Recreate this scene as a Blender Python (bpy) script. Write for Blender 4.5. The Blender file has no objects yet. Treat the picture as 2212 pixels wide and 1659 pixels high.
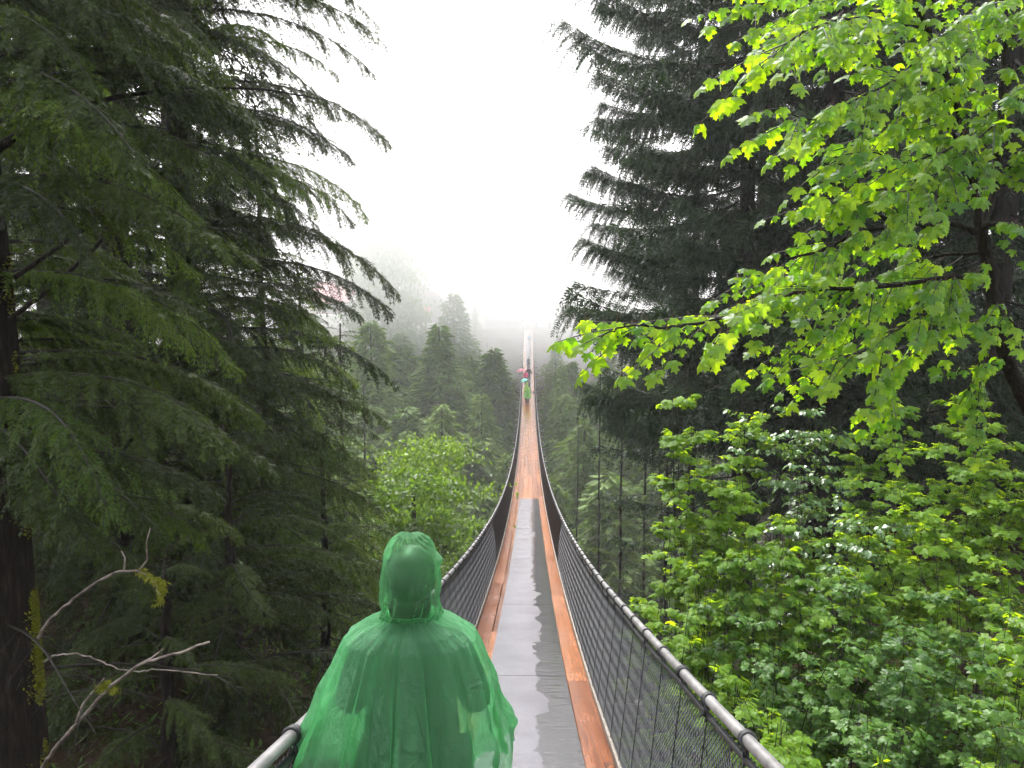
import bpy, bmesh, math, random
import numpy as np
from mathutils import Vector, Matrix, Euler
R = math.radians
random.seed(7); RNG = np.random.default_rng(11)
S = bpy.context.scene
COL = S.collection

# ---------------------------------------------------------------- camera
F, CX, CY = 1660.0, 1106.0, 829.5
PITCH, YAW = R(5.8), R(1.24)
CAM = Vector((0.03, 0, 0))
fw = Vector((-math.sin(YAW)*math.cos(PITCH), math.cos(YAW)*math.cos(PITCH), -math.sin(PITCH)))
rt = Vector((math.cos(YAW), math.sin(YAW), 0))
up = rt.cross(fw)
def at(px, py, d):
    return CAM + d*(fw + rt*((px-CX)/F) - up*((py-CY)/F))
cd = bpy.data.cameras.new('camera'); cam = bpy.data.objects.new('camera', cd); COL.objects.link(cam)
cd.sensor_width = 36; cd.lens = 36*F/2212; cd.clip_start = .05; cd.clip_end = 3000
cam.location = CAM; cam.rotation_euler = (math.pi/2-PITCH, 0, YAW)
S.camera = cam

# ---------------------------------------------------------------- light
SUN_EL, SUN_AZ = R(58), R(-25)          # overcast: high soft light from the left, ahead of the camera
W = bpy.data.worlds.new("World"); S.world = W; W.use_nodes = True
wn = W.node_tree; wn.nodes.clear()
sk = wn.nodes.new('ShaderNodeTexSky'); sk.sky_type = 'NISHITA'; sk.sun_disc = False
sk.sun_elevation = SUN_EL; sk.sun_rotation = SUN_AZ; sk.dust_density = 4; sk.air_density = 1.0
hs = wn.nodes.new('ShaderNodeHueSaturation'); hs.inputs['Saturation'].default_value = .22
hs.inputs['Value'].default_value = 1.0
bg = wn.nodes.new('ShaderNodeBackground'); bg.inputs['Strength'].default_value = .15
wo = wn.nodes.new('ShaderNodeOutputWorld')
wn.links.new(sk.outputs[0], hs.inputs['Color']); wn.links.new(hs.outputs[0], bg.inputs[0]); wn.links.new(bg.outputs[0], wo.inputs[0])
sl = bpy.data.lights.new('sun', 'SUN'); sl.energy = 1.5; sl.angle = R(35); sl.color = (1, .97, .93)
so = bpy.data.objects.new('sun', sl); COL.objects.link(so)
sd = Vector((math.sin(SUN_AZ)*math.cos(SUN_EL), math.cos(SUN_AZ)*math.cos(SUN_EL), math.sin(SUN_EL)))
so.rotation_euler = sd.to_track_quat('Z', 'Y').to_euler()
S.view_settings.view_transform = 'Standard'; S.view_settings.look = 'None'
S.view_settings.gamma = 1; S.view_settings.exposure = 2.3; S.view_settings.use_curve_mapping = False
c = S.cycles
c.max_bounces = 9; c.diffuse_bounces = 3; c.glossy_bounces = 2; c.transmission_bounces = 4; c.volume_bounces = 6
c.transparent_max_bounces = 12; c.use_adaptive_sampling = True; c.adaptive_threshold = .03
c.use_denoising = True; c.sample_clamp_indirect = 6
c.caustics_reflective = False; c.caustics_refractive = False
HAZE = .0008
FOG = .030

# ---------------------------------------------------------------- helpers
def link(o):
    COL.objects.link(o); return o
def tag(o, label=None, cat=None, group=None, kind=None):
    if label: o['label'] = label
    if cat: o['category'] = cat
    if group: o['group'] = group
    if kind: o['kind'] = kind
    return o
def empty(name, loc, label, cat, group=None):
    o = link(bpy.data.objects.new(name, None)); o.location = loc; o.empty_display_size = .2
    return tag(o, label, cat, group)
def put(name, me, parent=None, loc=(0,0,0), rot=None, scale=None, mat4=None):
    """link a mesh; loc is in world metres, parents carry translation only"""
    o = link(bpy.data.objects.new(name, me))
    base = Vector((0,0,0))
    if parent:
        o.parent = parent; p = parent
        while p: base += Vector(p.location); p = p.parent
    if mat4 is not None:
        o.matrix_basis = Matrix.Translation(-base) @ mat4
    else:
        o.location = Vector(loc)-base
        if rot is not None: o.rotation_euler = rot
        if scale is not None: o.scale = (scale,)*3 if not hasattr(scale, '__len__') else scale
    return o

class MB:
    def __init__(s): s.V=[]; s.n=0; s.F=[]      # F: (array kxm, material)
    def add(s, v, f, m=0):
        v = np.asarray(v, float).reshape(-1,3); s.V.append(v)
        f = np.asarray(f, int)
        s.F.append((f+s.n, m)); s.n += len(v)
    def tube(s, pts, rad, n=8, m=0, cap=True):
        pts = np.array([tuple(p) for p in pts], float); k = len(pts)
        rad = np.broadcast_to(np.asarray(rad, float), (k,)) if np.ndim(rad)==0 else np.asarray(rad, float)
        t = np.gradient(pts, axis=0); t /= np.linalg.norm(t, axis=1)[:,None]+1e-9
        ref = np.array([0,0,1.]) if abs(t[:,2]).mean() < .8 else np.array([0,1.,0])
        a = np.cross(t, ref); a /= np.linalg.norm(a, axis=1)[:,None]+1e-9
        b = np.cross(t, a)
        th = np.arange(n)*2*math.pi/n
        v = pts[:,None]+rad[:,None,None]*(np.cos(th)[None,:,None]*a[:,None]+np.sin(th)[None,:,None]*b[:,None])
        i = np.arange(k-1)[:,None]*n; j = np.arange(n)[None]; j2 = (j+1)%n
        f = np.stack([i+j, i+j2, i+n+j2, i+n+j], -1).reshape(-1,4)
        s.add(v.reshape(-1,3), f, m)
        if cap and n > 2:
            s.F.append((np.array([list(range(n))[::-1]])+s.n-k*n, m)); s.F.append((np.array([list(range(n))])+s.n-n, m))
    def box(s, lo, hi, m=0):
        x0,y0,z0 = lo; x1,y1,z1 = hi
        v = [(x0,y0,z0),(x1,y0,z0),(x1,y1,z0),(x0,y1,z0),(x0,y0,z1),(x1,y0,z1),(x1,y1,z1),(x0,y1,z1)]
        s.add(v, [(0,3,2,1),(4,5,6,7),(0,1,5,4),(1,2,6,5),(2,3,7,6),(3,0,4,7)], m)
    def diamonds(s, c, d, w, L, wd, m=0):
        """c base points, d direction, w side vector (unit), L lengths, wd widths"""
        L = np.asarray(L)[:,None]; wd = np.asarray(wd)[:,None]
        v = np.stack([c, c+d*L*.45+w*wd*.5, c+d*L, c+d*L*.45-w*wd*.5], 1)
        f = np.arange(len(c)*4).reshape(-1,4)
        s.add(v.reshape(-1,3), f, m)
    def mesh(s, name, mats, smooth=False):
        me = bpy.data.meshes.new(name)
        V = np.concatenate(s.V); me.vertices.add(len(V)); me.vertices.foreach_set('co', V.ravel())
        nl = sum(f.size for f,_ in s.F); npol = sum(len(f) for f,_ in s.F)
        me.loops.add(nl); me.polygons.add(npol)
        me.loops.foreach_set('vertex_index', np.concatenate([f.ravel() for f,_ in s.F]))
        sz = np.concatenate([np.full(len(f), f.shape[1]) for f,_ in s.F])
        me.polygons.foreach_set('loop_start', np.concatenate([[0], np.cumsum(sz)[:-1]]).astype(np.int32))
        me.polygons.foreach_set('material_index', np.concatenate([np.full(len(f), m) for f,m in s.F]).astype(np.int32))
        if not isinstance(mats, (list, tuple)): mats = [mats]
        for m in mats: me.materials.append(m)
        me.polygons.foreach_set('use_smooth', np.full(npol, bool(smooth)))
        me.update(calc_edges=True)
        return me

def nrm(a): return a/(np.linalg.norm(a, axis=-1, keepdims=True)+1e-9)

# ---------------------------------------------------------------- materials
def mat(name, col, rough=.6, metal=0, spec=.5, coat=0):
    m = bpy.data.materials.new(name); m.use_nodes = True
    b = m.node_tree.nodes['Principled BSDF']
    b.inputs['Base Color'].default_value = (*col, 1); b.inputs['Roughness'].default_value = rough
    b.inputs['Metallic'].default_value = metal; b.inputs['Specular IOR Level'].default_value = spec
    b.inputs['Coat Weight'].default_value = coat; b.inputs['Coat Roughness'].default_value = .15
    return m
def N(m, t, **kw):
    n = m.node_tree.nodes.new(t)
    for k, v in kw.items():
        if k in n.inputs: n.inputs[k].default_value = v
        else: setattr(n, k, v)
    return n
def L(m, a, b): m.node_tree.links.new(a, b)
def ramp(m, fac, stops):
    r = N(m, 'ShaderNodeValToRGB'); e = r.color_ramp.elements
    while len(e) < len(stops): e.new(.5)
    for el, (p, c3) in zip(e, stops): el.position = p; el.color = (*c3, 1) if len(c3)==3 else c3
    L(m, fac, r.inputs[0]); return r.outputs[0]
def noisy(m, stops, scale=5, stretch=(1,1,1), bump=0, bdist=.01, detail=6, obj=True, bscale=None):
    b = m.node_tree.nodes['Principled BSDF']
    tc = N(m, 'ShaderNodeTexCoord'); mp = N(m, 'ShaderNodeMapping'); mp.inputs['Scale'].default_value = stretch
    L(m, tc.outputs['Object'], mp.inputs[0])
    n = N(m, 'ShaderNodeTexNoise', Scale=scale, Detail=detail); L(m, mp.outputs[0], n.inputs['Vector'])
    L(m, ramp(m, n.outputs[0], stops), b.inputs['Base Color'])
    if bump:
        n2 = N(m, 'ShaderNodeTexNoise', Scale=bscale or scale*3, Detail=5); L(m, mp.outputs[0], n2.inputs['Vector'])
        bp = N(m, 'ShaderNodeBump', Strength=bump, Distance=bdist); L(m, n2.outputs[0], bp.inputs['Height']); L(m, bp.outputs[0], b.inputs['Normal'])
    return m
def leafmat(name, c1, c2, tr1, tr2, trans=.4, rough=.45, gloss=.5):
    """leaf: glossy wet diffuse top + light passing through; varies leaf by leaf and plant by plant"""
    m = bpy.data.materials.new(name); m.use_nodes = True; nt = m.node_tree
    b = nt.nodes['Principled BSDF']; out = nt.nodes['Material Output']
    g = N(m, 'ShaderNodeNewGeometry'); oi = N(m, 'ShaderNodeObjectInfo')
    ad = N(m, 'ShaderNodeMath', operation='ADD'); L(m, g.outputs['Random Per Island'], ad.inputs[0]); L(m, oi.outputs['Random'], ad.inputs[1])
    mu = N(m, 'ShaderNodeMath', operation='MULTIPLY'); L(m, ad.outputs[0], mu.inputs[0]); mu.inputs[1].default_value = .5
    L(m, ramp(m, mu.outputs[0], [(.15, c1), (.85, c2)]), b.inputs['Base Color'])
    b.inputs['Roughness'].default_value = rough; b.inputs['Specular IOR Level'].default_value = gloss
    tl = N(m, 'ShaderNodeBsdfTranslucent'); L(m, ramp(m, mu.outputs[0], [(.15, tr1), (.85, tr2)]), tl.inputs[0])
    mx = N(m, 'ShaderNodeMixShader'); mx.inputs[0].default_value = trans
    L(m, b.outputs[0], mx.inputs[1]); L(m, tl.outputs[0], mx.inputs[2]); L(m, mx.outputs[0], out.inputs[0])
    return m
M = {}
M['hemlock'] = leafmat('hemlock_needles', (.009,.016,.004), (.042,.062,.012), (.02,.045,.003), (.10,.15,.013), .24, .5, .12)
M['hemlock_young'] = leafmat('hemlock_young_needles', (.024,.046,.008), (.080,.125,.018), (.06,.12,.008), (.17,.26,.014), .36, .5, .15)
M['cedar'] = leafmat('cedar_scale_leaves', (.006,.014,.007), (.027,.050,.019), (.015,.035,.01), (.050,.09,.02), .22, .45, .15)
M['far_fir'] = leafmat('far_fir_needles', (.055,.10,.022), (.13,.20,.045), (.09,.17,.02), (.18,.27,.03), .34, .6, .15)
M['maple'] = leafmat('maple_leaf', (.028,.078,.018), (.085,.165,.022), (.24,.50,.004), (.64,.84,.006), .64, .34, .42)
M['shrub'] = leafmat('shrub_leaf', (.040,.10,.012), (.12,.22,.018), (.20,.38,.006), (.52,.70,.01), .52, .42, .18)
M['shrub_dark'] = leafmat('currant_leaf', (.028,.078,.016), (.075,.16,.022), (.13,.28,.010), (.28,.46,.012), .42, .38, .28)
M['gloss_leaf'] = leafmat('oval_glossy_leaf', (.05,.11,.035), (.08,.16,.04), (.18,.34,.02), (.26,.42,.03), .35, .22, .7)
M['decid'] = leafmat('spring_leaf', (.035,.075,.012), (.085,.15,.02), (.10,.20,.012), (.20,.32,.02), .42, .45, .3)
M['moss'] = leafmat('moss', (.10,.11,.01), (.18,.19,.02), (.1,.12,.01), (.16,.18,.02), .2, .9, .1)
M['bark'] = noisy(mat('bark', (.03,.025,.02), .8, spec=.12), [(.3,(.006,.005,.004)), (.6,(.018,.013,.010)), (.8,(.045,.038,.03))], 6, (6,6,1), .8, .03)
M['twig'] = mat('twig_bark', (.014,.011,.008), .6, spec=.2)
M['redtwig'] = mat('red_brown_twig', (.09,.045,.025), .6)
M['dead'] = noisy(mat('dead_wood', (.3,.25,.22), .6), [(.35,(.06,.045,.035)), (.65,(.26,.21,.18))], 14, (1,1,1), .8, .01)
M['soil'] = noisy(mat('forest_soil', (.03,.022,.014), .9, spec=.1), [(.3,(.010,.009,.006)), (.55,(.035,.022,.012)), (.75,(.025,.04,.012))], .9, (1,1,1), 1, .15, bscale=3)
M['water'] = mat('river_water', (.02,.03,.025), .1)
M['cable'] = noisy(mat('wire_rope_steel', (.33,.32,.32), .42, .35), [(.3,(.12,.115,.115)), (.7,(.26,.25,.25))], 9, (1,1,1), .2, .003)
M['black'] = mat('black_rope', (.012,.012,.013), .5)
M['wire'] = mat('galvanised_wire', (.09,.09,.095), .4, .4)
M['steel'] = mat('zinc_steel', (.45,.45,.46), .4, .6)
M['beam'] = noisy(mat('weathered_beam', (.08,.06,.05), .6), [(.3,(.04,.03,.025)), (.7,(.12,.095,.075))], 12, (1,8,1), .3, .005)
M['kerb'] = noisy(mat('grey_kerb_wood', (.22,.19,.16), .5), [(.3,(.10,.085,.07)), (.7,(.26,.23,.20))], 14, (4,.6,4), .4, .004)

def plank_mat():
    m = mat('wet_cedar_plank', (.3,.12,.05), .3, spec=.5); b = m.node_tree.nodes['Principled BSDF']
    tc = N(m, 'ShaderNodeTexCoord'); oi = N(m, 'ShaderNodeObjectInfo')
    va = N(m, 'ShaderNodeVectorMath', operation='ADD'); L(m, tc.outputs['Object'], va.inputs[0])
    sc = N(m, 'ShaderNodeVectorMath', operation='SCALE'); 
    cb = N(m, 'ShaderNodeCombineXYZ'); L(m, oi.outputs['Random'], cb.inputs[0]); L(m, oi.outputs['Random'], cb.inputs[1])
    L(m, cb.outputs[0], sc.inputs[0]); sc.inputs['Scale'].default_value = 37; L(m, sc.outputs[0], va.inputs[1])
    mp = N(m, 'ShaderNodeMapping'); mp.inputs['Scale'].default_value = (16,.8,16); L(m, va.outputs[0], mp.inputs[0])
    n = N(m, 'ShaderNodeTexNoise', Scale=2.2, Detail=7, Roughness=.6); L(m, mp.outputs[0], n.inputs['Vector'])
    g = ramp(m, n.outputs[0], [(.3,(.5,.44,.42)), (.5,(.9,.88,.86)), (.75,(1.2,1.15,1.1))])
    base = ramp(m, oi.outputs['Random'], [(0,(.17,.062,.028)), (.3,(.23,.088,.034)), (.6,(.28,.108,.040)), (.88,(.19,.072,.034)), (1,(.11,.045,.025))])
    mx = N(m, 'ShaderNodeMix', data_type='RGBA', blend_type='MULTIPLY'); mx.inputs[0].default_value = 1
    L(m, base, mx.inputs[6]); L(m, g, mx.inputs[7])
    kn = N(m, 'ShaderNodeTexNoise', Scale=3.2, Detail=3); mp2 = N(m, 'ShaderNodeMapping'); mp2.inputs['Scale'].default_value = (4,1.6,1)
    L(m, va.outputs[0], mp2.inputs[0]); L(m, mp2.outputs[0], kn.inputs['Vector'])
    kf = ramp(m, kn.outputs[0], [(.60,(0,0,0)), (.72,(.75,.75,.75))])
    mx2 = N(m, 'ShaderNodeMix', data_type='RGBA'); L(m, kf, mx2.inputs[0]); L(m, mx.outputs[2], mx2.inputs[6]); mx2.inputs[7].default_value = (.045,.022,.016,1)
    L(m, mx2.outputs[2], b.inputs['Base Color'])
    wn_ = N(m, 'ShaderNodeTexNoise', Scale=1.3, Detail=3); L(m, va.outputs[0], wn_.inputs['Vector'])
    L(m, ramp(m, wn_.outputs[0], [(.3,(.13,)*3), (.7,(.28,)*3)]), b.inputs['Roughness'])
    bp = N(m, 'ShaderNodeBump', Strength=.35, Distance=.003); L(m, n.outputs[0], bp.inputs['Height']); L(m, bp.outputs[0], b.inputs['Normal'])
    return m
M['plank'] = plank_mat()
def mat_mat():
    """rubber tread mat: fine cross ribs, dull on the left, a smooth film of water on its right side"""
    m = mat('wet_rubber_mat', (.06,.06,.07), .3, spec=.6, coat=.12); b = m.node_tree.nodes['Principled BSDF']
    tc = N(m, 'ShaderNodeNewGeometry'); sx = N(m, 'ShaderNodeSeparateXYZ'); L(m, tc.outputs['Position'], sx.inputs[0])
    n = N(m, 'ShaderNodeTexNoise', Scale=1.6, Detail=5, Roughness=.6)
    mp = N(m, 'ShaderNodeMapping'); mp.inputs['Scale'].default_value = (1,1.1,.2); L(m, tc.outputs['Position'], mp.inputs[0]); L(m, mp.outputs[0], n.inputs['Vector'])
    a = N(m, 'ShaderNodeMath', operation='MULTIPLY_ADD'); L(m, n.outputs[0], a.inputs[0]); a.inputs[1].default_value = .55; L(m, sx.outputs[0], a.inputs[2])
    wet = ramp(m, a.outputs[0], [(.40,(0,0,0)), (.43,(1,1,1))])           # 1 = standing water
    L(m, ramp(m, wet, [(0,(.24,)*3), (1,(.04,)*3)]), b.inputs['Roughness'])
    dry = ramp(m, n.outputs[0], [(.3,(.055,.053,.066)), (.7,(.10,.097,.115))])
    mxw = N(m, 'ShaderNodeMix', data_type='RGBA'); L(m, wet, mxw.inputs[0]); L(m, dry, mxw.inputs[6]); mxw.inputs[7].default_value = (.022,.021,.024,1); L(m, mxw.outputs[2], b.inputs['Base Color'])
    wv = N(m, 'ShaderNodeTexWave', Scale=20); wv.bands_direction = 'Y'; wv.inputs['Distortion'].default_value = 1.5; wv.inputs['Detail'].default_value = 2
    L(m, tc.outputs['Position'], wv.inputs['Vector'])
    rp = N(m, 'ShaderNodeTexNoise', Scale=14, Detail=2); mp3 = N(m, 'ShaderNodeMapping'); mp3.inputs['Scale'].default_value = (.35,1.2,.2)
    L(m, tc.outputs['Position'], mp3.inputs[0]); L(m, mp3.outputs[0], rp.inputs['Vector'])
    h = N(m, 'ShaderNodeMix', data_type='FLOAT'); L(m, wet, h.inputs[0]); L(m, wv.outputs[1], h.inputs[2]); L(m, rp.outputs[0], h.inputs[3])
    bp = N(m, 'ShaderNodeBump', Strength=.45, Distance=.005); L(m, h.outputs[0], bp.inputs['Height']); L(m, bp.outputs[0], b.inputs['Normal'])
    return m
M['mat'] = mat_mat()
def film(name, col, tcol, amount=.35):
    """thin plastic film: clearer face-on, denser where seen edge-on, wet gloss"""
    m = bpy.data.materials.new(name); m.use_nodes = True; nt = m.node_tree
    b = nt.nodes['Principled BSDF']; out = nt.nodes['Material Output']
    b.inputs['Base Color'].default_value = (*col, 1); b.inputs['Roughness'].default_value = .22; b.inputs['Specular IOR Level'].default_value = .6
    tc = N(m, 'ShaderNodeTexCoord'); mp = N(m, 'ShaderNodeMapping'); mp.inputs['Scale'].default_value = (1.6,1.6,.7); L(m, tc.outputs['Object'], mp.inputs[0])
    n = N(m, 'ShaderNodeTexNoise', Scale=7, Detail=6, Roughness=.6, Distortion=1.2); L(m, mp.outputs[0], n.inputs['Vector'])
    cr = N(m, 'ShaderNodeTexVoronoi', Scale=9); cr.feature = 'DISTANCE_TO_EDGE'
    wv = N(m, 'ShaderNodeVectorMath', operation='MULTIPLY_ADD'); L(m, n.outputs['Color'], wv.inputs[0]); wv.inputs[1].default_value = (.35,.35,.35); L(m, mp.outputs[0], wv.inputs[2]); L(m, wv.outputs[0], cr.inputs['Vector'])
    ha = N(m, 'ShaderNodeMath', operation='MULTIPLY_ADD'); L(m, cr.outputs['Distance'], ha.inputs[0]); ha.inputs[1].default_value = -1.1; L(m, n.outputs[0], ha.inputs[2])
    bp = N(m, 'ShaderNodeBump', Strength=.85, Distance=.035); L(m, ha.outputs[0], bp.inputs['Height']); L(m, bp.outputs[0], b.inputs['Normal'])
    tl = N(m, 'ShaderNodeBsdfTranslucent'); tl.inputs[0].default_value = (*tcol, 1); L(m, bp.outputs[0], tl.inputs[1])
    mx = N(m, 'ShaderNodeMixShader'); mx.inputs[0].default_value = .5; L(m, b.outputs[0], mx.inputs[1]); L(m, tl.outputs[0], mx.inputs[2])
    tp = N(m, 'ShaderNodeBsdfTransparent'); tp.inputs[0].default_value = (.62,.92,.68,1) if tcol[1] > tcol[0] else (*tcol, 1)
    lw = N(m, 'ShaderNodeLayerWeight', Blend=.45)
    r = ramp(m, lw.outputs['Facing'], [(0,(amount,)*3), (.45,(amount*.6,)*3), (.9,(.03,)*3)])
    mx2 = N(m, 'ShaderNodeMixShader'); L(m, r, mx2.inputs[0]); L(m, mx.outputs[0], mx2.inputs[1]); L(m, tp.outputs[0], mx2.inputs[2])
    L(m, mx2.outputs[0], out.inputs[0])
    return m
M['poncho'] = film('green_poncho_film', (.15,.42,.20), (.20,.60,.28), .54)
M['hood'] = film('green_hood_film', (.13,.38,.16), (.17,.52,.22), .74)
M['poncho_lime'] = film('lime_poncho_film', (.30,.75,.12), (.40,.85,.15), .25)
M['poncho_yellow'] = film('yellow_green_poncho_film', (.50,.75,.10), (.55,.8,.12), .25)
M['jacket'] = mat('dark_jacket', (.018,.020,.026), .8)
M['navy'] = mat('navy_cloth', (.02,.022,.05), .8)
M['jeans'] = mat('dark_trousers', (.012,.012,.016), .85)
M['skin'] = mat('skin', (.42,.25,.18), .5)
M['hair'] = mat('dark_hair', (.012,.009,.007), .45)
M['pink'] = mat('pink_coat', (.75,.06,.20), .6)
M['maroon'] = mat('dark_pink_umbrella', (.32,.03,.07), .4)
M['teal'] = mat('teal_umbrella', (.10,.42,.33), .4)
M['greycloth'] = mat('grey_coat', (.12,.13,.13), .8)
M['blue'] = mat('blue_pack', (.05,.35,.55), .6)
M['mint'] = mat('mint_plastic', (.45,.75,.65), .4)
M['white'] = mat('white_paint', (.8,.8,.8), .5)
M['redroof'] = noisy(mat('red_roof_metal', (.34,.02,.03), .5), [(.3,(.28,.015,.02)), (.7,(.38,.03,.035))], 2)
M['redpaint'] = mat('red_paint', (.45,.03,.03), .5)
M['logwall'] = noisy(mat('dark_wood_wall', (.05,.03,.03), .7), [(.3,(.035,.02,.02)), (.7,(.09,.05,.045))], 2, (1,1,8))
M['brownwall'] = noisy(mat('brown_wood_wall', (.15,.08,.06), .7), [(.3,(.10,.055,.04)), (.7,(.2,.11,.08))], 2, (1,1,8))
M['glass'] = mat('window_glass', (.02,.03,.03), .1)

# ---------------------------------------------------------------- ground
def sstep(a, b, x):
    t = np.clip((np.asarray(x, float)-a)/(b-a), 0, 1); return t*t*(3-2*t)
def ground(x, y):
    x = np.asarray(x, float); y = np.asarray(y, float)
    near = -6.2+.36*np.clip(np.abs(x)-1.5, 0, 9)
    near = near+2.0*(1-sstep(-1, 3.5, y))
    e = 5+1.6*np.clip(np.abs(x)-1.0, 0, 16)
    fall = sstep(e, e+34, y)
    z = near*(1-fall)-46*fall
    rise = sstep(62, 113, y+.05*np.abs(x))
    z = z*(1-rise)+(-3.6)*rise
    z = z+np.clip(y-125, 0, 100)*.10*rise
    z = z+.25*np.sin(x*1.3+y*.7)+.2*np.sin(x*.6-y*1.1+2)
    return z
def gz(x, y): return float(ground(x, y))
xs = np.concatenate([np.linspace(-120,-24,33), np.linspace(-23,23,93), np.linspace(24,120,33)])
ys = np.concatenate([np.linspace(-35,-3,12), np.linspace(-2,45,95), np.linspace(46,170,70)])
X, Y = np.meshgrid(xs, ys)
Z = ground(X, Y)
b = MB(); nx, ny = len(xs), len(ys)
i = np.arange(ny-1)[:,None]*nx; j = np.arange(nx-1)[None]
b.add(np.stack([X,Y,Z],-1).reshape(-1,3), np.stack([i+j, i+j+1, i+nx+j+1, i+nx+j],-1).reshape(-1,4))
tag(put('ground', b.mesh('ground', M['soil'], True)), 'dark steep canyon banks under the trees', kind='structure')
b = MB(); b.add([(-119,40,-44.8),(119,40,-44.8),(119,70,-44.8),(-119,70,-44.8)], [(0,1,2,3)])
tag(put('river', b.mesh('river', M['water'])), 'dark river on the canyon floor', kind='structure')

# haze box
b = MB(); b.box((-125,-40,-52), (125,222,49))
hm = bpy.data.materials.new('haze_air'); hm.use_nodes = True; hm.node_tree.nodes.clear()
pv = hm.node_tree.nodes.new('ShaderNodeVolumePrincipled'); pv.inputs['Color'].default_value = (.97,.97,.98,1); pv.inputs['Density'].default_value = HAZE
pv.inputs['Anisotropy'].default_value = .2
ho = hm.node_tree.nodes.new('ShaderNodeOutputMaterial'); hm.node_tree.links.new(pv.outputs[0], ho.inputs['Volume'])
tag(put('haze', b.mesh('haze', hm)), 'pale mist filling the canyon', kind='stuff')

# cloud lying on the far rim
V_, F_ = [], []
for i_ in range(25):
    for j_ in range(48):
        ph, a = math.pi*i_/24, 2*math.pi*j_/48
        V_.append((118*math.sin(ph)*math.cos(a), 139+74*math.sin(ph)*math.sin(a)+3*math.sin(a*3), 15+32*math.cos(ph)))
for i_ in range(24):
    for j_ in range(48): F_.append((i_*48+j_, (i_+1)*48+j_, (i_+1)*48+(j_+1)%48, i_*48+(j_+1)%48))
b = MB(); b.add(V_, F_)
fm = bpy.data.materials.new('cloud_air'); fm.use_nodes = True; fm.node_tree.nodes.clear()
pv = fm.node_tree.nodes.new('ShaderNodeVolumePrincipled'); pv.inputs['Color'].default_value = (.99,.985,.985,1); pv.inputs['Density'].default_value = FOG; pv.inputs['Anisotropy'].default_value = .2
ho = fm.node_tree.nodes.new('ShaderNodeOutputMaterial'); fm.node_tree.links.new(pv.outputs[0], ho.inputs['Volume'])
tag(put('fog_bank', b.mesh('fog_bank', fm)), 'thick white cloud lying on the far rim of the canyon', kind='stuff')

# ---------------------------------------------------------------- bridge
meas = [(2.08,1659),(4.0,1442),(6.9,1261),(19.8,1089.3),(28.5,1036.4),(40.6,983.5),(53,930.6),(67.3,879.5),(75.7,849),(84.5,814.8),(92,780.4),(99.2,746),(102,742.5),(108.7,706.8),(111.6,692)]
ry, rz = [], []
for d, y in meas:
    p = at(1142, y, d); ry.append(p.y); rz.append(p.z)
coef = np.polyfit(ry, rz, 5)
YE = 111.0
def railz(y): return np.polyval(coef, np.clip(y, 1.2, 115))+np.where(np.asarray(y) < 1.2, (1.2-np.asarray(y))*.25, 0)
def xc(y): return np.interp(y, [0,7,20,55,111], [.01,-.02,.01,.02,-.02])
RW, DW, RH = .75, .64, 1.04
def deckz(y): return railz(y)-RH
print('rail z', [(round(v,1), round(float(railz(v)),2)) for v in (0,2,5,10,20,40,60,80,100,111)])
br = empty('suspension_bridge', (0, 0, float(deckz(0))), 'long narrow suspension footbridge of wet orange planks sagging across the misty canyon', 'bridge')
yy = np.arange(-2.5, 14, .03)
# handrail cables: a twisted wire rope near the camera, plain beyond
for sx in (-1, 1):
    b = MB(); k = len(yy); n = 24
    P = np.stack([xc(yy)+sx*RW, yy, railz(yy)], -1); T = nrm(np.gradient(P, axis=0)); A = nrm(np.cross(T, [0,0,1.])); B = np.cross(T, A)
    th = np.arange(n)*2*math.pi/n
    rr = .0205*(1+.07*np.abs(np.cos(3*(th[None]-yy[:,None]*16))))
    v = P[:,None]+rr[...,None]*(np.cos(th)[None,:,None]*A[:,None]+np.sin(th)[None,:,None]*B[:,None])
    i = np.arange(k-1)[:,None]*n; j = np.arange(n)[None]; j2 = (j+1)%n
    b.add(v.reshape(-1,3), np.stack([i+j,i+j2,i+n+j2,i+n+j],-1).reshape(-1,4))
    yf = np.arange(yy[-1], YE+.5, .8)
    b.tube(np.stack([xc(yf)+sx*RW, yf, railz(yf)], -1), .0212, 10)
    put('handrail_cable', b.mesh('handrail_cable', M['cable'], True), br)
    b = MB(); yf = np.arange(-2.5, YE, .4)
    sagz = .012*np.abs(np.sin(yf*math.pi/.5))
    b.tube(np.stack([xc(yf)+sx*(RW-.004), yf, railz(yf)-.055-sagz], -1), .013, 7)
    put('lashing_cable', b.mesh('lashing_cable', M['black'], True), br)
    b = MB()
    b.tube(np.stack([xc(yf)+sx*(DW+.05), yf, deckz(yf)-.09], -1), .022, 7)
    put('deck_cable', b.mesh('deck_cable', M['cable'], True), br)
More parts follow.
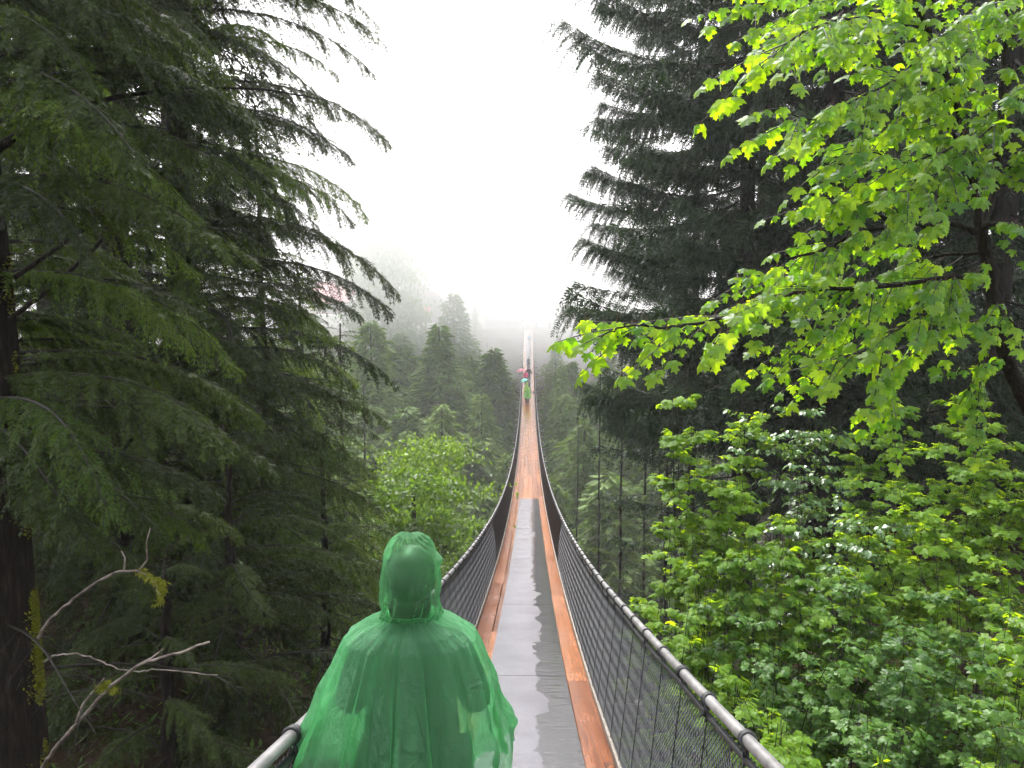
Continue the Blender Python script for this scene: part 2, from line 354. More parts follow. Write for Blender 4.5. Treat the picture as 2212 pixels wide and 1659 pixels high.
# rope ties
def tie_mesh(v):
    b = MB(); rg = random.Random(v)
    for q in range(3 if v else 2):
        o = (q-.8)*.013; tilt = rg.uniform(-.25,.25)
        th = np.linspace(0, 2*math.pi, 13)
        b.tube(np.stack([np.cos(th)*.026, o+np.sin(th)*tilt*.03, np.sin(th)*.026], -1), .0062, 6, cap=False)
    b.tube([(0,0,-.02),(.004,.01,-.05),(-.004,-.005,-.085)], .006, 6)
    b.tube([(-.014,-.01,-.018),(-.012,0,-.06),(.01,.012,-.07)], .006, 6)
    return b.mesh('rope_tie', M['black'], True)
ties = [tie_mesh(v) for v in range(3)]
sus = MB(); sus.tube([(0,0,0),(0,0,1)], .0026, 4); sus_me = sus.mesh('suspender', M['black'])
rest = MB(); rest2 = MB()
for sx in (-1, 1):
    for q in range(222):
        y = .42+q*.5+random.uniform(-.03,.03); sl_ = math.atan(float(railz(y+.1)-railz(y-.1))/.2)
        p = Vector((float(xc(y))+sx*RW, y, float(railz(y))))
        lo = Vector((float(xc(y))+sx*(DW+.012), y, float(deckz(y))))
        if q < 150:
            put('rope_tie', random.choice(ties), br, p, (sl_+random.uniform(-.12,.12), random.uniform(-.3,.3)+(math.pi if random.random()<.15 else 0)*0, random.uniform(-.1,.1)))
            v = p-lo
            put('suspender', sus_me, br, mat4=Matrix.Translation(lo) @ v.to_track_quat('Z','Y').to_matrix().to_4x4() @ Matrix.Diagonal((1,1,v.length-.03,1)))
        else:
            th = np.linspace(0, 2*math.pi, 7)
            rest.tube(np.stack([p.x+np.cos(th)*.028, np.full(7, p.y), p.z+np.sin(th)*.028], -1), .008, 3, cap=False)
            rest2.tube([lo, p], .004, 3, cap=False)
tag(put('rope_ties', rest.mesh('rope_ties', M['black']), br), kind='stuff')
tag(put('suspenders', rest2.mesh('suspenders', M['black']), br), kind='stuff')
# chain-link side nets: two families of crossing wires with real crimp
for sx in (-1, 1):
    b = MB()
    def fp(y, h, off):
        return np.stack([xc(y)+sx*(DW+.02+(RW-DW-.02)*h+off), y, deckz(y)+.01+(RH-.055)*h], -1)
    y0 = np.arange(-3, YE, .038); y0 = y0+RNG.uniform(-.004,.004,len(y0))
    for fam, s_ in ((0, 1), (1, -1)):
        for seg in range(20):
            near = y0 < 16
            h0, h1 = seg/20, (seg+1)/20
            ys0 = y0[near]
            off0 = .0009*(1 if (seg+fam)%2 else -1)
            a = fp(ys0+(0 if s_>0 else 1.05)+s_*1.05*h0, np.full(len(ys0),h0), off0)
            c_ = fp(ys0+(0 if s_>0 else 1.05)+s_*1.05*h1, np.full(len(ys0),h1), -off0)
            r_ = .0019
            d_ = nrm(c_-a); s1 = nrm(np.cross(d_, [1.,0,0]))*r_; s2 = np.array([[r_,0,0]])
            v = np.stack([a+s1, a-s1*.5+s2*.87, a-s1*.5-s2*.87, c_+s1, c_-s1*.5+s2*.87, c_-s1*.5-s2*.87], 1)
            o = np.arange(len(a))[:,None]*6
            fa = np.concatenate([o+np.array([[0,1,4,3]]), o+np.array([[1,2,5,4]]), o+np.array([[2,0,3,5]])])
            b.add(v.reshape(-1,3), fa)
        far = y0[y0 >= 16]; a = fp(far+(0 if s_>0 else 1.05), np.zeros(len(far)), .002*s_); c_ = fp(far+(1.05 if s_>0 else 0), np.ones(len(far)), .002*s_)
        r_ = .0021; d_ = nrm(c_-a); s1 = nrm(np.cross(d_, [1.,0,0]))*r_; s2 = np.array([[r_,0,0]])
        v = np.stack([a+s1, a-s1*.5+s2*.87, a-s1*.5-s2*.87, c_+s1, c_-s1*.5+s2*.87, c_-s1*.5-s2*.87], 1)
        o = np.arange(len(a))[:,None]*6
        b.add(v.reshape(-1,3), np.concatenate([o+np.array([[0,1,4,3]]), o+np.array([[1,2,5,4]]), o+np.array([[2,0,3,5]])]))
    tag(put('wire_mesh', b.mesh('wire_mesh', M['wire']), br), kind='stuff')
# planks
def plank_mesh(Ln, w=.206, t=.04):
    b = MB(); h = w/2; e = .005
    sec = [(-h,-t),(h,-t),(h,-e),(h-e,0),(-h+e,0),(-h,-e)]
    v = [(x,y,z+.0022*(y*y-Ln*Ln/4)) for y in np.linspace(-Ln/2+.004, Ln/2-.004, 4) for x,z in sec]
    f4 = [(k*6+q,k*6+(q+1)%6,k*6+(q+1)%6+6,k*6+q+6) for k in range(3) for q in range(6)]
    b.add(v, f4); b.F.append((np.array([[5,4,3,2,1,0],[18,19,20,21,22,23]]), 0))
    return b.mesh('plank', M['plank'])
PL = {l: plank_mesh(l) for l in (4.0, 4.7, 5.4)}
def slope(y): return math.atan(float(deckz(y+.3)-deckz(y-.3))/.6)
def lay(col, y0, y1):
    y = y0
    while y < y1:
        l = random.choice((4.0,4.7,5.4)); sl_ = slope(y+l/2); dy = l*math.cos(sl_)
        x = float(xc(y+dy/2))-DW+.1065+col*.2134
        put('plank', PL[l], br, (x, y+dy/2, float(deckz(y)+deckz(y+dy))/2+random.uniform(-.0015,.0015)), (sl_, 0, 0))
        y += dy
MATY, MAT2 = 30.2, 80.0
for col in range(6):
    if col in (0,1,5): lay(col, -1.5+random.uniform(0,.8), MAT2-1)
    else: lay(col, MATY-1.5+random.uniform(-.4,.4), MAT2-1)
b = MB()
for col in range(6):
    y = MAT2-.2+(col%3)*.7
    while y < YE:
        l = random.choice((1.6,2.2,2.8)); x = -DW+.1065+col*.2134
        ya, yb = y+.01, min(y+l, YE); z0, z1 = float(deckz(ya)), float(deckz(yb)); h = .103
        xo = float(xc(y))
        b.add([(xo+x-h,ya,z0),(xo+x+h,ya,z0),(xo+x+h,yb,z1),(xo+x-h,yb,z1),(xo+x-h,ya,z0-.04),(xo+x+h,ya,z0-.04),(xo+x+h,yb,z1-.04),(xo+x-h,yb,z1-.04)],
              [(0,1,2,3),(7,6,5,4),(0,4,5,1),(1,5,6,2),(2,6,7,3),(3,7,4,0)])
        y += l
tag(put('far_planks', b.mesh('far_planks', M['plank']), br), kind='stuff')
def strip(name, x0, x1, ya, yb, zt, zb, m, step=1.0, parent=br):
    b = MB(); y = np.append(np.arange(ya, yb-.01, step), yb); xo = xc(y); z = deckz(y)
    for k in range(1): pass
    v = np.stack([np.stack([xo+x0,y,z+zt],-1), np.stack([xo+x1,y,z+zt],-1), np.stack([xo+x1,y,z+zb],-1), np.stack([xo+x0,y,z+zb],-1)], 1)
    i = np.arange(len(y)-1)[:,None]*4; j = np.arange(4)[None]; j2 = (j+1)%4
    b.add(v.reshape(-1,3), np.stack([i+j, i+4+j, i+4+j2, i+j2],-1).reshape(-1,4)[:, ::-1])
    b.F.append((np.array([[0,1,2,3]]),0)); e = (len(y)-1)*4; b.F.append((np.array([[e+3,e+2,e+1,e]]),0))
    return put(name, b.mesh(name, m), parent)
strip('deck_underlay', -.60, .60, -2, YE, -.045, -.07, M['beam'])
# kerb boards along both edges
for sx in (-1,1):
    y = -2.0
    while y < YE:
        l = 3.6; a_, b_ = sorted((sx*(DW+.002), sx*(DW+.030)))
        strip('kerb_board', a_, b_, y+.006, min(y+l, YE), .045, -.05, M['kerb'], .9); y += l
# tread mats laid end to end
for y0, y1 in ((-1.2,3.2),(3.2,7.4),(7.4,11.6),(11.6,16.2),(16.2,22.4),(22.4,27.4),(27.4,MATY+.4)):
    strip('tread_mat', -.355, .43, y0+.008, y1-.008, .012, .0045, M['mat'], .6)
for y0, y1 in ((MAT2,87),(87.05,94),(94.05,101),(101.05,108.5)):
    strip('tread_mat', .05 if y0 < 82 else -.12 if y0 < 90 else -.3, .33 if y0 < 90 else .40, y0, y1, .012, .0045, M['mat'], 1.5)
# cross beams with bracket ends
bm_ = MB(); bm_.box((-1.12,-.045,-.14), (1.12,.045,-.052)); beam_me = bm_.mesh('cross_beam', M['beam'])
bk = MB()
bk.box((-.03,-.05,-.15),(.03,.05,-.139)); bk.tube([(0,0,-.14),(.01,0,-.04),(.0,0,.04)], .01, 6); bk.box((-.035,-.035,-.05),(.035,.035,-.03)); bk_me = bk.mesh('bracket', M['steel'])
for q in range(37):
    y = .8+q*3.0; sl_ = slope(y); x = float(xc(y)); z = float(deckz(y))
    put('cross_beam', beam_me, br, (x, y, z-.035), (sl_,0,0))
    for sx in (-1,1): put('bracket', bk_me, br, (x+sx*1.07, y, z-.035), (sl_,0,0))

# ---------------------------------------------------------------- conifer boughs
def bough(kind, Ln=3.2, seed=0, fine=True, young=False, mats=None, density=1.0, bare=.0):
    """one bough: woody axis along +X, side sprays with leaflets"""
    g = np.random.default_rng(seed); b = MB()
    t = np.linspace(0, 1, 14)
    if kind == 'hemlock':
        ax = np.stack([t*Ln*(1-.12*t*t), .10*Ln*np.sin(t*2.2+seed)*t, Ln*(.22*t-.42*t**2.2)], -1)
    elif kind == 'cedar':
        ax = np.stack([t*Ln, .08*Ln*np.sin(t*2+seed)*t, Ln*(-.42*t+.42*t**2.0)], -1)
    else:
        ax = np.stack([t*Ln, .05*Ln*np.sin(t*2+seed)*t, Ln*(.06*t-.16*t**2)], -1)
    b.tube(ax, .022*Ln/3.2*(1-t*.9), 5, 0)
    tan = nrm(np.gradient(ax, axis=0))
    sp = (.062 if fine else .13)/density
    n = int(Ln*(1-.12)/sp)
    for q in range(n):
        for sd_ in (-1, 1):
            if g.random() < .12: continue
            u = .12+bare+(.88-bare)*(q+g.random()*.8)/n
            u = min(u, .995); p0 = np.array([np.interp(u, t, ax[:,k]) for k in range(3)]); tg = np.array([np.interp(u, t, tan[:,k]) for k in range(3)])
            side = nrm(np.cross([0,0,1.], tg))*sd_
            if kind == 'cedar':
                ls = Ln*(.07+.10*g.random())*(.6+.7*math.sin(min(1,u*1.1)*math.pi*.75))
                d0 = nrm(tg*(.45+.3*g.random())+side*(.5*g.random()+.1)+np.array([0,0,-.15])); droop = 1.9
            elif kind == 'hemlock':
                ls = Ln*.25*(1-u)**.55*(.22+1.0*g.random())*min(1, u*3.2)+.05
                d0 = nrm(tg*(.6+.5*g.random())+side*(.4+.7*g.random())+np.array([0,0,.25*g.normal()-.1])); droop = .9+.95*g.random()
            else:
                ls = Ln*.24*(1-u)**.6*(.6+.5*g.random())*min(1, u*4)+.05
                d0 = nrm(tg*.7+side*.8); droop = .35
            m_ = max(3, int(ls/(.034 if fine else .075)))
            s = (np.arange(m_)+.5)/m_
            pts = p0+d0*(s*ls)[:,None]*(1-.25*s*(droop>1))[:,None]+np.array([0,0,-1.])*(droop*.42*ls*s**1.8)[:,None]
            dd = nrm(np.gradient(pts, axis=0)) if m_ > 1 else np.array([d0])
            if ls > .15: b.tube(np.vstack([[p0], pts[::max(1,m_//4)], [pts[-1]]]), .0028 if fine else .004, 3, 0, cap=False)
            if kind == 'cedar':
                wv = nrm(np.cross(dd, nrm(np.array([g.normal(), g.normal(), .2]))[None])) 
            else:
                wv = nrm(np.cross(dd, [[0,0,1.]]) + g.normal(size=(m_,3))*.15)
            ll = (.105 if kind == 'hemlock' else .13)*(1-.65*s)*(.7+.6*g.random(m_))*(1 if fine else 1.6)
            ll = np.minimum(ll, .4*ls+.02)
            for s2 in (-1, 1):
                ld = nrm(dd*.75+wv*s2*.8+g.normal(size=(m_,3))*.16+np.array([0,0,-.22 if kind!='fir' else -.05]))
                up_ = np.cross(ld, wv*s2); up_ = nrm(up_+g.normal(size=(m_,3))*.5)
                lw_ = nrm(np.cross(ld, up_))
                if fine and kind == 'hemlock':
                    K = 5
                    for kk in range(K):
                        f_ = (kk+.2)/K
                        for s3 in (-1, 1):
                            c_ = pts+ld*(ll*f_)[:,None]
                            nd = nrm(ld*.8+lw_*s3*.75+g.normal(size=(m_,3))*.12)
                            nw = nrm(np.cross(nd, up_))
                            b.diamonds(c_, nd, nw, ll*.30*(1.15-f_*.5), np.full(m_, .0095), 1)
                elif fine:
                    K = 4
                    for kk in range(K):
                        f_ = (kk+.1)/K; c_ = pts+ld*(ll*f_)[:,None]
                        for s3 in (-1,1):
                            nd = nrm(ld*1.0+lw_*s3*.55+np.array([0,0,-.15])); nw = nrm(np.cross(nd, up_))
                            b.diamonds(c_, nd, nw, ll*.38*(1.1-f_*.4), np.full(m_, .011), 1)
                else:
                    b.diamonds(pts, ld, lw_, ll, ll*.30, 1)
            b.diamonds(pts[-1:], dd[-1:], wv[-1:], [.06], [.014], 1)
    return b.mesh('branch', mats or [M['twig'], M['hemlock']])
BO = {}
BO['hem'] = [bough('hemlock', 3.2, 10+k, True) for k in range(4)]
BO['hemy'] = [bough('hemlock', 3.0, 20+k, True, mats=[M['twig'], M['hemlock_young']]) for k in range(3)]
BO['hemc'] = [bough('hemlock', 3.2, 30+k, False) for k in range(3)]
BO['hemcy'] = [bough('hemlock', 3.2, 40+k, False, mats=[M['twig'], M['hemlock_young']]) for k in range(2)]
BO['ced'] = [bough('cedar', 4.0, 50+k, True, mats=[M['twig'], M['cedar']], bare=.12) for k in range(4)]
BO['cedc'] = [bough('cedar', 4.0, 60+k, False, mats=[M['twig'], M['cedar']], bare=.1) for k in range(3)]
BO['dead'] = []
def dead_bough(seed):
    g = np.random.default_rng(seed); b = MB(); Ln = 2.6
    t = np.linspace(0,1,9); ax = np.stack([t*Ln, .2*np.sin(t*3+seed)*t, Ln*(.14*t-.22*t*t)], -1)
    b.tube(ax, .016*(1-t*.85), 5, 0)
    for q in range(16):
        u = .2+.75*g.random(); p0 = np.array([np.interp(u,t,ax[:,k]) for k in range(3)])
        d = nrm(np.array([.6, g.choice([-1,1])*(.4+g.random()), g.normal()*.3-.1])); l = .2+.5*g.random()*(1-u)+.1
        b.tube([p0, p0+d*l*.5+[0,0,-.01], p0+d*l+[0,0,-.08*l-.03]], [.004,.003,.0012], 3, 0, cap=False)
        for w in range(4):
            p1 = p0+d*l*(.3+.6*g.random()); d2 = nrm(d+g.normal(size=3)*.7+[0,0,-.4]); b.tube([p1, p1+d2*.12], [.002,.001], 3, 0, cap=False)
    return b.mesh('bare_branch', [M['twig']])
BO['dead'] = [dead_bough(k) for k in range(3)]

def trunk_mesh(x, y, z0, z1, r0, r1, m, lean=(0,0), n=14):
    b = MB(); k = 16; t = np.linspace(0,1,k)
    g = np.random.default_rng(int(abs(x*100)+abs(y*10)))
    pts = np.stack([x+lean[0]*t+.02*g.normal(size=k), y+lean[1]*t+.02*g.normal(size=k), z0+(z1-z0)*t], -1)
    b.tube(pts, r0+(r1-r0)*t+(t<.02)*r0*.3, n)
    return b.mesh('trunk', m, True)
def conifer(name, label, x, y, zlo, zhi, ztop, Lmax, keys, n, r0=.18, group=None, cone=True, az=None, smin=.35, cat='tree', deadn=0, tilt=0, zb=None, jitter=1.0):
    z0 = gz(x, y)-.3 if zb is None else zb
    t = empty(name, (x, y, z0), label, cat, group)
    put('trunk', trunk_mesh(x, y, z0, ztop, r0, r0*.22, M['bark']), t)
    rg = random.Random(int(x*97+y*31)); zlo = max(zlo, z0+1)
    H = max(3, ztop-z0)
    for q in range(n):
        f = (q+rg.random()*.9)/n; z = zlo+(zhi-zlo)*f
        prof = min(1.0, (max(0,ztop-z)/(H*.6))**.8) if cone else 1.0
        s = max(smin, prof*rg.uniform(.78,1.12))*Lmax/3.2
        a = q*2.39996+rg.uniform(-.4,.4)*jitter
        if az is not None: a = R(rg.uniform(*az))
        key = rg.choice(keys)
        if 'ced' in key: s *= .8
        put('branch', rg.choice(BO[key]), t, (x, y, z), (rg.uniform(-.25,.25), rg.uniform(-.12,.16)+tilt-(.35*(1-prof) if cone else 0), a), s*np.array([1, rg.uniform(.85,1.15), rg.uniform(.8,1.15)]))
    for q in range(deadn):
        z = zlo-2+(zhi-zlo)*.5*rg.random(); put('bare_branch', rg.choice(BO['dead']), t, (x, y, z), (rg.uniform(-.3,.3), rg.uniform(-.1,.35), rg.uniform(0,6.28)), rg.uniform(.5,1.2))
    return t
def ptree(px, d):
    p = at(px, 760, d); return p.x, p.y

# --- near left hemlock at the frame edge
x, y = ptree(-52, 5.0)
tA = conifer('hemlock_tree', 'huge mossy dark hemlock trunk at the left edge with long drooping limbs', x, y, -1.6, 5.2, 22, 2.0, ['hem','hem','hem','hemy'], 80, .27, az=(-40, 85), cone=False, deadn=10, tilt=.02)
# moss strip and knots along its lit side
b = MB(); g = RNG
n = 15000; zz = g.uniform(-4.6, 4, n)**1; zz = np.where(g.random(n) < .65, g.uniform(-4.8,-1.6,n), zz)
an = g.normal(.30, .24, n)+.15*np.sin(zz*2.3); rr = .268-.009*(zz-gz(x,y))
pp = np.stack([x+rr*np.cos(an), y+rr*np.sin(an), zz], -1); keep = np.sin(zz*5.1+1)+np.sin(zz*11.7)+.6*np.sin(an*9)+.5*(zz<-2) > .35
pp = pp[keep]; nn = len(pp); dn = nrm(np.stack([np.cos(an[keep]), np.sin(an[keep]), g.normal(size=nn)*.7-.3], -1)+g.normal(size=(nn,3))*.3)
b.diamonds(pp, dn, nrm(np.cross(dn, g.normal(size=(nn,3)))), g.uniform(.012,.035,nn), g.uniform(.006,.014,nn))
tag(put('moss', b.mesh('moss', M['moss']), tA), kind='stuff')
# pale dead branches reaching from it
def dead_limb(pts, r0, r1, lab, twigs=(), mossy=None):
    P = [at(*p) for p in pts]; wood = M['bark'] if 'dark' in lab or 'thick' in lab else M['dead']
    # smooth
    A = np.array([tuple(p) for p in P]); tt = np.linspace(0, len(A)-1, len(A)*5)
    Q = np.stack([np.interp(tt, range(len(A)), A[:,k]) for k in range(3)], -1)
    Q[1:-1] = (Q[:-2]+Q[1:-1]*2+Q[2:])/4; Q[1:-1] = (Q[:-2]+Q[1:-1]*2+Q[2:])/4
    Q[1:-1] += RNG.normal(size=(len(Q)-2,3))*.0025
    b = MB(); b.tube(Q, np.linspace(r0, r1, len(Q))*.78*RNG.uniform(.88,1.12,len(Q)), 7)
    for tw in twigs:
        T_ = [at(*p) for p in tw]; b.tube(T_, np.linspace(r1*1.2, r1*.4, len(T_)), 5)
    o = put('dead_branch', b.mesh('dead_branch', wood, True), tA)
    o['label'] = lab
    if mossy:
        b = MB(); A = np.array([tuple(at(*p)) for p in mossy]); k = 700; u = RNG.random(k)*(len(A)-1)
        c_ = np.stack([np.interp(u, range(len(A)), A[:,q]) for q in range(3)], -1)+RNG.normal(size=(k,3))*.010
        d_ = nrm(RNG.normal(size=(k,3))*.5+[0,0,-1.]); b.diamonds(c_, d_, nrm(np.cross(d_, RNG.normal(size=(k,3)))), RNG.uniform(.01,.045,k), RNG.uniform(.004,.01,k))
        tag(put('moss', b.mesh('moss', M['moss']), tA), kind='stuff')
dead_limb([(80,1385,4.9),(100,1345,4.8),(150,1300,4.7),(210,1255,4.6),(262,1232,4.5),(300,1233,4.5),(335,1255,4.45),(345,1290,4.4)], .013, .006, 'pale arched dead branch tipped with moss',
    [[(300,1233,4.5),(318,1210,4.5),(316,1170,4.5),(325,1140,4.5)], [(268,1232,4.5),(270,1205,4.5),(262,1190,4.5)]], [(300,1233,4.5),(335,1250,4.45),(352,1262,4.43),(346,1300,4.4)])
dead_limb([(85,1670,4.6),(120,1615,4.5),(180,1545,4.4),(240,1480,4.3),(300,1435,4.25),(380,1412,4.2),(452,1387,4.15)], .016, .008, 'longest pale broken dead branch near the railing',
    [[(300,1437,4.25),(330,1420,4.25),(352,1402,4.2)], [(165,1560,4.4),(180,1520,4.4),(212,1482,4.35),(225,1465,4.3)]], [(215,1485,4.35),(232,1478,4.33),(250,1490,4.3)])
dead_limb([(95,1430,4.9),(120,1415,4.8),(160,1412,4.8),(200,1420,4.75),(240,1440,4.7),(290,1452,4.7),(340,1445,4.7),(470,1458,4.6)], .007, .004, 'thin drooping dead twig')
dead_limb([(-15,330,4.4),(40,290,4.5),(110,262,4.6),(180,230,4.8),(270,205,5.0),(400,190,5.2),(560,190,5.5),(700,215,5.8)], .036, .006, 'thick bare limb rising to the right high on the trunk')
dead_limb([(20,690,4.8),(90,640,4.9),(180,560,5.1),(260,480,5.3),(300,405,5.5)], .022, .009, 'dark straight limb angling up')
dead_limb([(30,600,4.8),(110,545,4.9),(210,475,5.1),(290,420,5.3),(360,330,5.5)], .02, .009, 'second dark limb angling up')

ORD = ['first','second','third','fourth','fifth','sixth','seventh','eighth','ninth','tenth','eleventh','twelfth','thirteenth','fourteenth','fifteenth','sixteenth','seventeenth','eighteenth','nineteenth','twentieth','twenty-first','twenty-second','twenty-third','twenty-fourth','twenty-fifth']
# --- left hemlocks: px, depth, Lmax, top z, zlo, zhi, n, keys, label
for px, d, Lm, zt, zl, zh, n, keys, az, lab in [
    (262, 10.5, 2.9, 24, -6.5, 8.0, 150, ['hem','hem','hemc'], None, 'tall hemlock with dark upright trunk just right of the mossy edge trunk'),
    (405, 12.5, 3.6, 24, -8, 8.5, 150, ['hem','hem','hemy'], None, 'tall hemlock whose long drooping boughs reach furthest over the misty sky'),
    (570, 17.5, 3.0, 4.4, -12, 4.2, 150, ['hemc','hemy','hemc'], None, 'shorter hemlock with rounded green crown left of the far red roof'),
    (650, 22, 3.1, 1.0, -14, .8, 130, ['hemy','hemcy','hem'], None, 'bluish green hemlock below the mossy bare branch at the left'),
    (735, 27, 2.7, -.6, -19, -.8, 120, ['hemcy','hemc'], None, 'hemlock nearest the left side of the bridge with low pointed crown'),
    (120, 14, 3.8, 22, -9, 8, 60, ['hemc'], None, 'hemlock deep in the shade beside the mossy edge trunk'),
    (480, 9.0, 2.6, -1.4, -6.5, -1.6, 40, ['hem'], None, 'small low hemlock in front of the woods by the left railing'),
    (690, 14.5, 2.7, -2.4, -12, -2.6, 50, ['hemy','hemcy'], None, 'young light green hemlock behind the poncho hood at left'),
    (330, 7.5, 2.3, -2.6, -6.5, -2.4, 30, ['hem'], None, 'lowest young hemlock in the dark corner by the left railing'),
    ]:
    x, y = ptree(px, d)
    conifer('hemlock_tree', lab, x, y, zl, zh, zt, Lm, keys, n, .2 if zt > 10 else .12, cone=zt < 10, az=az, deadn=6 if d < 16 else 0)
q = 0
for row, (d, pxs) in enumerate(((24, (-150, 40, 220, 390)), (34, (-240, -60, 100, 260, 430, 560, 690)), (46, (-300, -60, 160, 330, 500, 640, 770)))):
    for k, px in enumerate(pxs):
        x, y = ptree(px+random.uniform(-20,20), d+random.uniform(-3,3))
        zt = random.uniform(14,22) if px < 500 else random.uniform(-5,1.0)-(px-500)*.006
        conifer('hemlock_tree', f'shaded hemlock, {ORD[k]} from the left in the {ORD[row]} row of the left woods', x, y, -.45*d-6, min(zt-.3, .42*d+2), zt, 4.2, ['hemc','hemc','hemcy'], 56, .2, group='hemlocks of the left woods', cone=px >= 500)

# --- right cedars
for px, d, Lm, zt, zl, zh, n, keys, lab in [
    (1606, 17, 3.9, 24, -2.6, 10, 130, ['ced','ced','cedc'], 'great red cedar with sweeping drooping boughs right of the bridge'),
    (1780, 15, 3.6, 24, -4, 9, 80, ['ced','cedc'], 'cedar with thick dark trunk behind the maple branches'),
    (1930, 17, 4.4, 24, -4, 10, 70, ['cedc','ced'], 'cedar hidden behind the middle of the maple'),
    (2150, 14, 4.2, 24, -4, 9, 60, ['cedc','ced'], 'cedar behind the maple trunk at the right edge'),
    (1500, 26, 4.0, 13, -4.5, 12, 80, ['cedc','ced'], 'cedar standing behind the great cedar, closer to the bridge'),
    ]:
    x, y = ptree(px, d)
    conifer('cedar_tree', lab, x, y, zl, zh, zt, Lm, keys, n, .22, cone=False)
for row, (d, pxs) in enumerate(((25, (1640, 1830, 2050, 2280)), (38, (1500, 1680, 1860, 2080, 2300)))):
    for k, px in enumerate(pxs):
        x, y = ptree(px+random.uniform(-20,20), d+random.uniform(-2,2))
        conifer('cedar_tree', f'shaded cedar, {ORD[k]} from the bridge in the {ORD[row]} row of the right woods', x, y, -.35*d-3, .42*d+2, random.uniform(20,25), 4.6, ['cedc'], 56, .24, group='cedars of the right woods', cone=False)
# slender hemlocks right of the bridge with bare lower poles
for k, (px, d, zt) in enumerate(((1298, 30, -2.5), (1345, 27, -1.5), (1398, 29, -1), (1250, 40, -6.0), (1448, 24, -1.5))):
    x, y = ptree(px, d)
    conifer('slender_hemlock', 'thin bare-poled hemlock right of the bridge, '+('nearest the handrail but one','third from the handrail','fourth from the handrail','closest to the handrail, with pale green crown','last before the maple shrubs')[k], x, y, zt-9.5, zt-.2, zt, 2.7, ['hemc','hemcy'], 44, .10, group='slender hemlocks beside the right railing', deadn=6, smin=.25)

# ---------------------------------------------------------------- far trees
def far_crown(kind, seed, H=18, Rm=4.2, m=None, mm=None):
    g = np.random.default_rng(seed); b = MB()
    C_, D_, W_, Ls, Wd = [], [], [], [], []
    if kind == 'cone':
        nb = 330; sh = .55+.07*(seed-70); lob = g.uniform(0,6.28,3)
        for q in range(nb):
            f = (q+g.random())/nb; z = H*(.02+.97*f); a = q*2.39996+g.random(); r = Rm*((1-f)**sh)*g.uniform(.55,1.15)*(1+.22*math.sin(2*a+lob[0]+9*f)+.16*math.sin(3*a+lob[1]-14*f)+.12*math.sin(21*f+lob[2]))+.15; dp = g.uniform(.15,.55)
            dr = np.array([math.cos(a), math.sin(a), 0]); sd_ = np.array([-dr[1], dr[0], 0])
            m_ = int(10+r*13); s = g.random(m_)**.7
            c_ = np.array([0,0,z])+dr*(r*s)[:,None]+sd_*(g.normal(size=m_)*.20*r*(1.15-s))[:,None]+np.array([0,0,1.])*(r*(.16*s-dp*s*s)+g.normal(size=m_)*.12)[:,None]
            d_ = nrm(dr*.8+sd_*g.normal(size=(m_,1))*.6+np.array([0,0,-.45])+g.normal(size=(m_,3))*.2)
            C_.append(c_); D_.append(d_); Ls.append(g.uniform(.28,.62,m_)); Wd.append(g.uniform(.09,.2,m_))
    else:
        for q in range(60 if m is not None else 330):
            f = g.random(); z = H*(.12+.85*f); env = Rm*math.sqrt(max(.05, 1-((f-.42)/.62)**2))
            a = g.random()*6.28; rr_ = env*g.random()**.35; c0 = np.array([rr_*math.cos(a), rr_*math.sin(a), z]); m_ = 130 if m is not None else 60
            s_ = g.uniform(.5,1.1)*(1.25 if m is not None else 1); c_ = c0+g.normal(size=(m_,3))*np.array([s_,s_,s_*(.13 if m is not None else .35)]); d_ = nrm(g.normal(size=(m_,3))+[0,0,-.6])
            C_.append(c_); D_.append(d_); Ls.append(g.uniform(.22,.42,m_)*(1 if m is not None else 1.4)); Wd.append(g.uniform(.14,.26,m_))
    C_ = np.concatenate(C_); D_ = np.concatenate(D_); n = len(C_)
    b.diamonds(C_, D_, nrm(np.cross(D_, g.normal(size=(n,3))*.6+[0,0,1.])), np.concatenate(Ls), np.concatenate(Wd))
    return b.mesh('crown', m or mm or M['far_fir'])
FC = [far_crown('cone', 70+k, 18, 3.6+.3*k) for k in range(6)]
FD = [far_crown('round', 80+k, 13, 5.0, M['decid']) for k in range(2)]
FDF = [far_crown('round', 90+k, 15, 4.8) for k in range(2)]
def far_tree(name, label, px, topy, d, H, kind, sc=1.0, group=None, wid=1.0):
    p = at(px, topy, d); x, y, zt = p.x, p.y, p.z; z0 = gz(x, y)-.5
    zt = min(zt, 25.5)
    if abs(x) < 2.9 and 5 < y < 113: zt = min(zt, float(deckz(y))-1.5)
    H = min(H, zt-z0-1)
    me = random.choice({'cone':FC, 'decid':FD, 'round':FDF}[kind]); H0 = {'cone':18,'decid':13,'round':15}[kind]
    t = empty(name, (x, y, z0), label, 'tree', group)
    put('trunk', trunk_mesh(x, y, z0, zt-.3, .3, .05, M['bark'], n=8), t)
    s = H/H0; put('crown', me, t, (x, y, zt-H), (0,0,random.uniform(0,6.28)), (s*sc*wid, s*sc*wid, s))
    return t
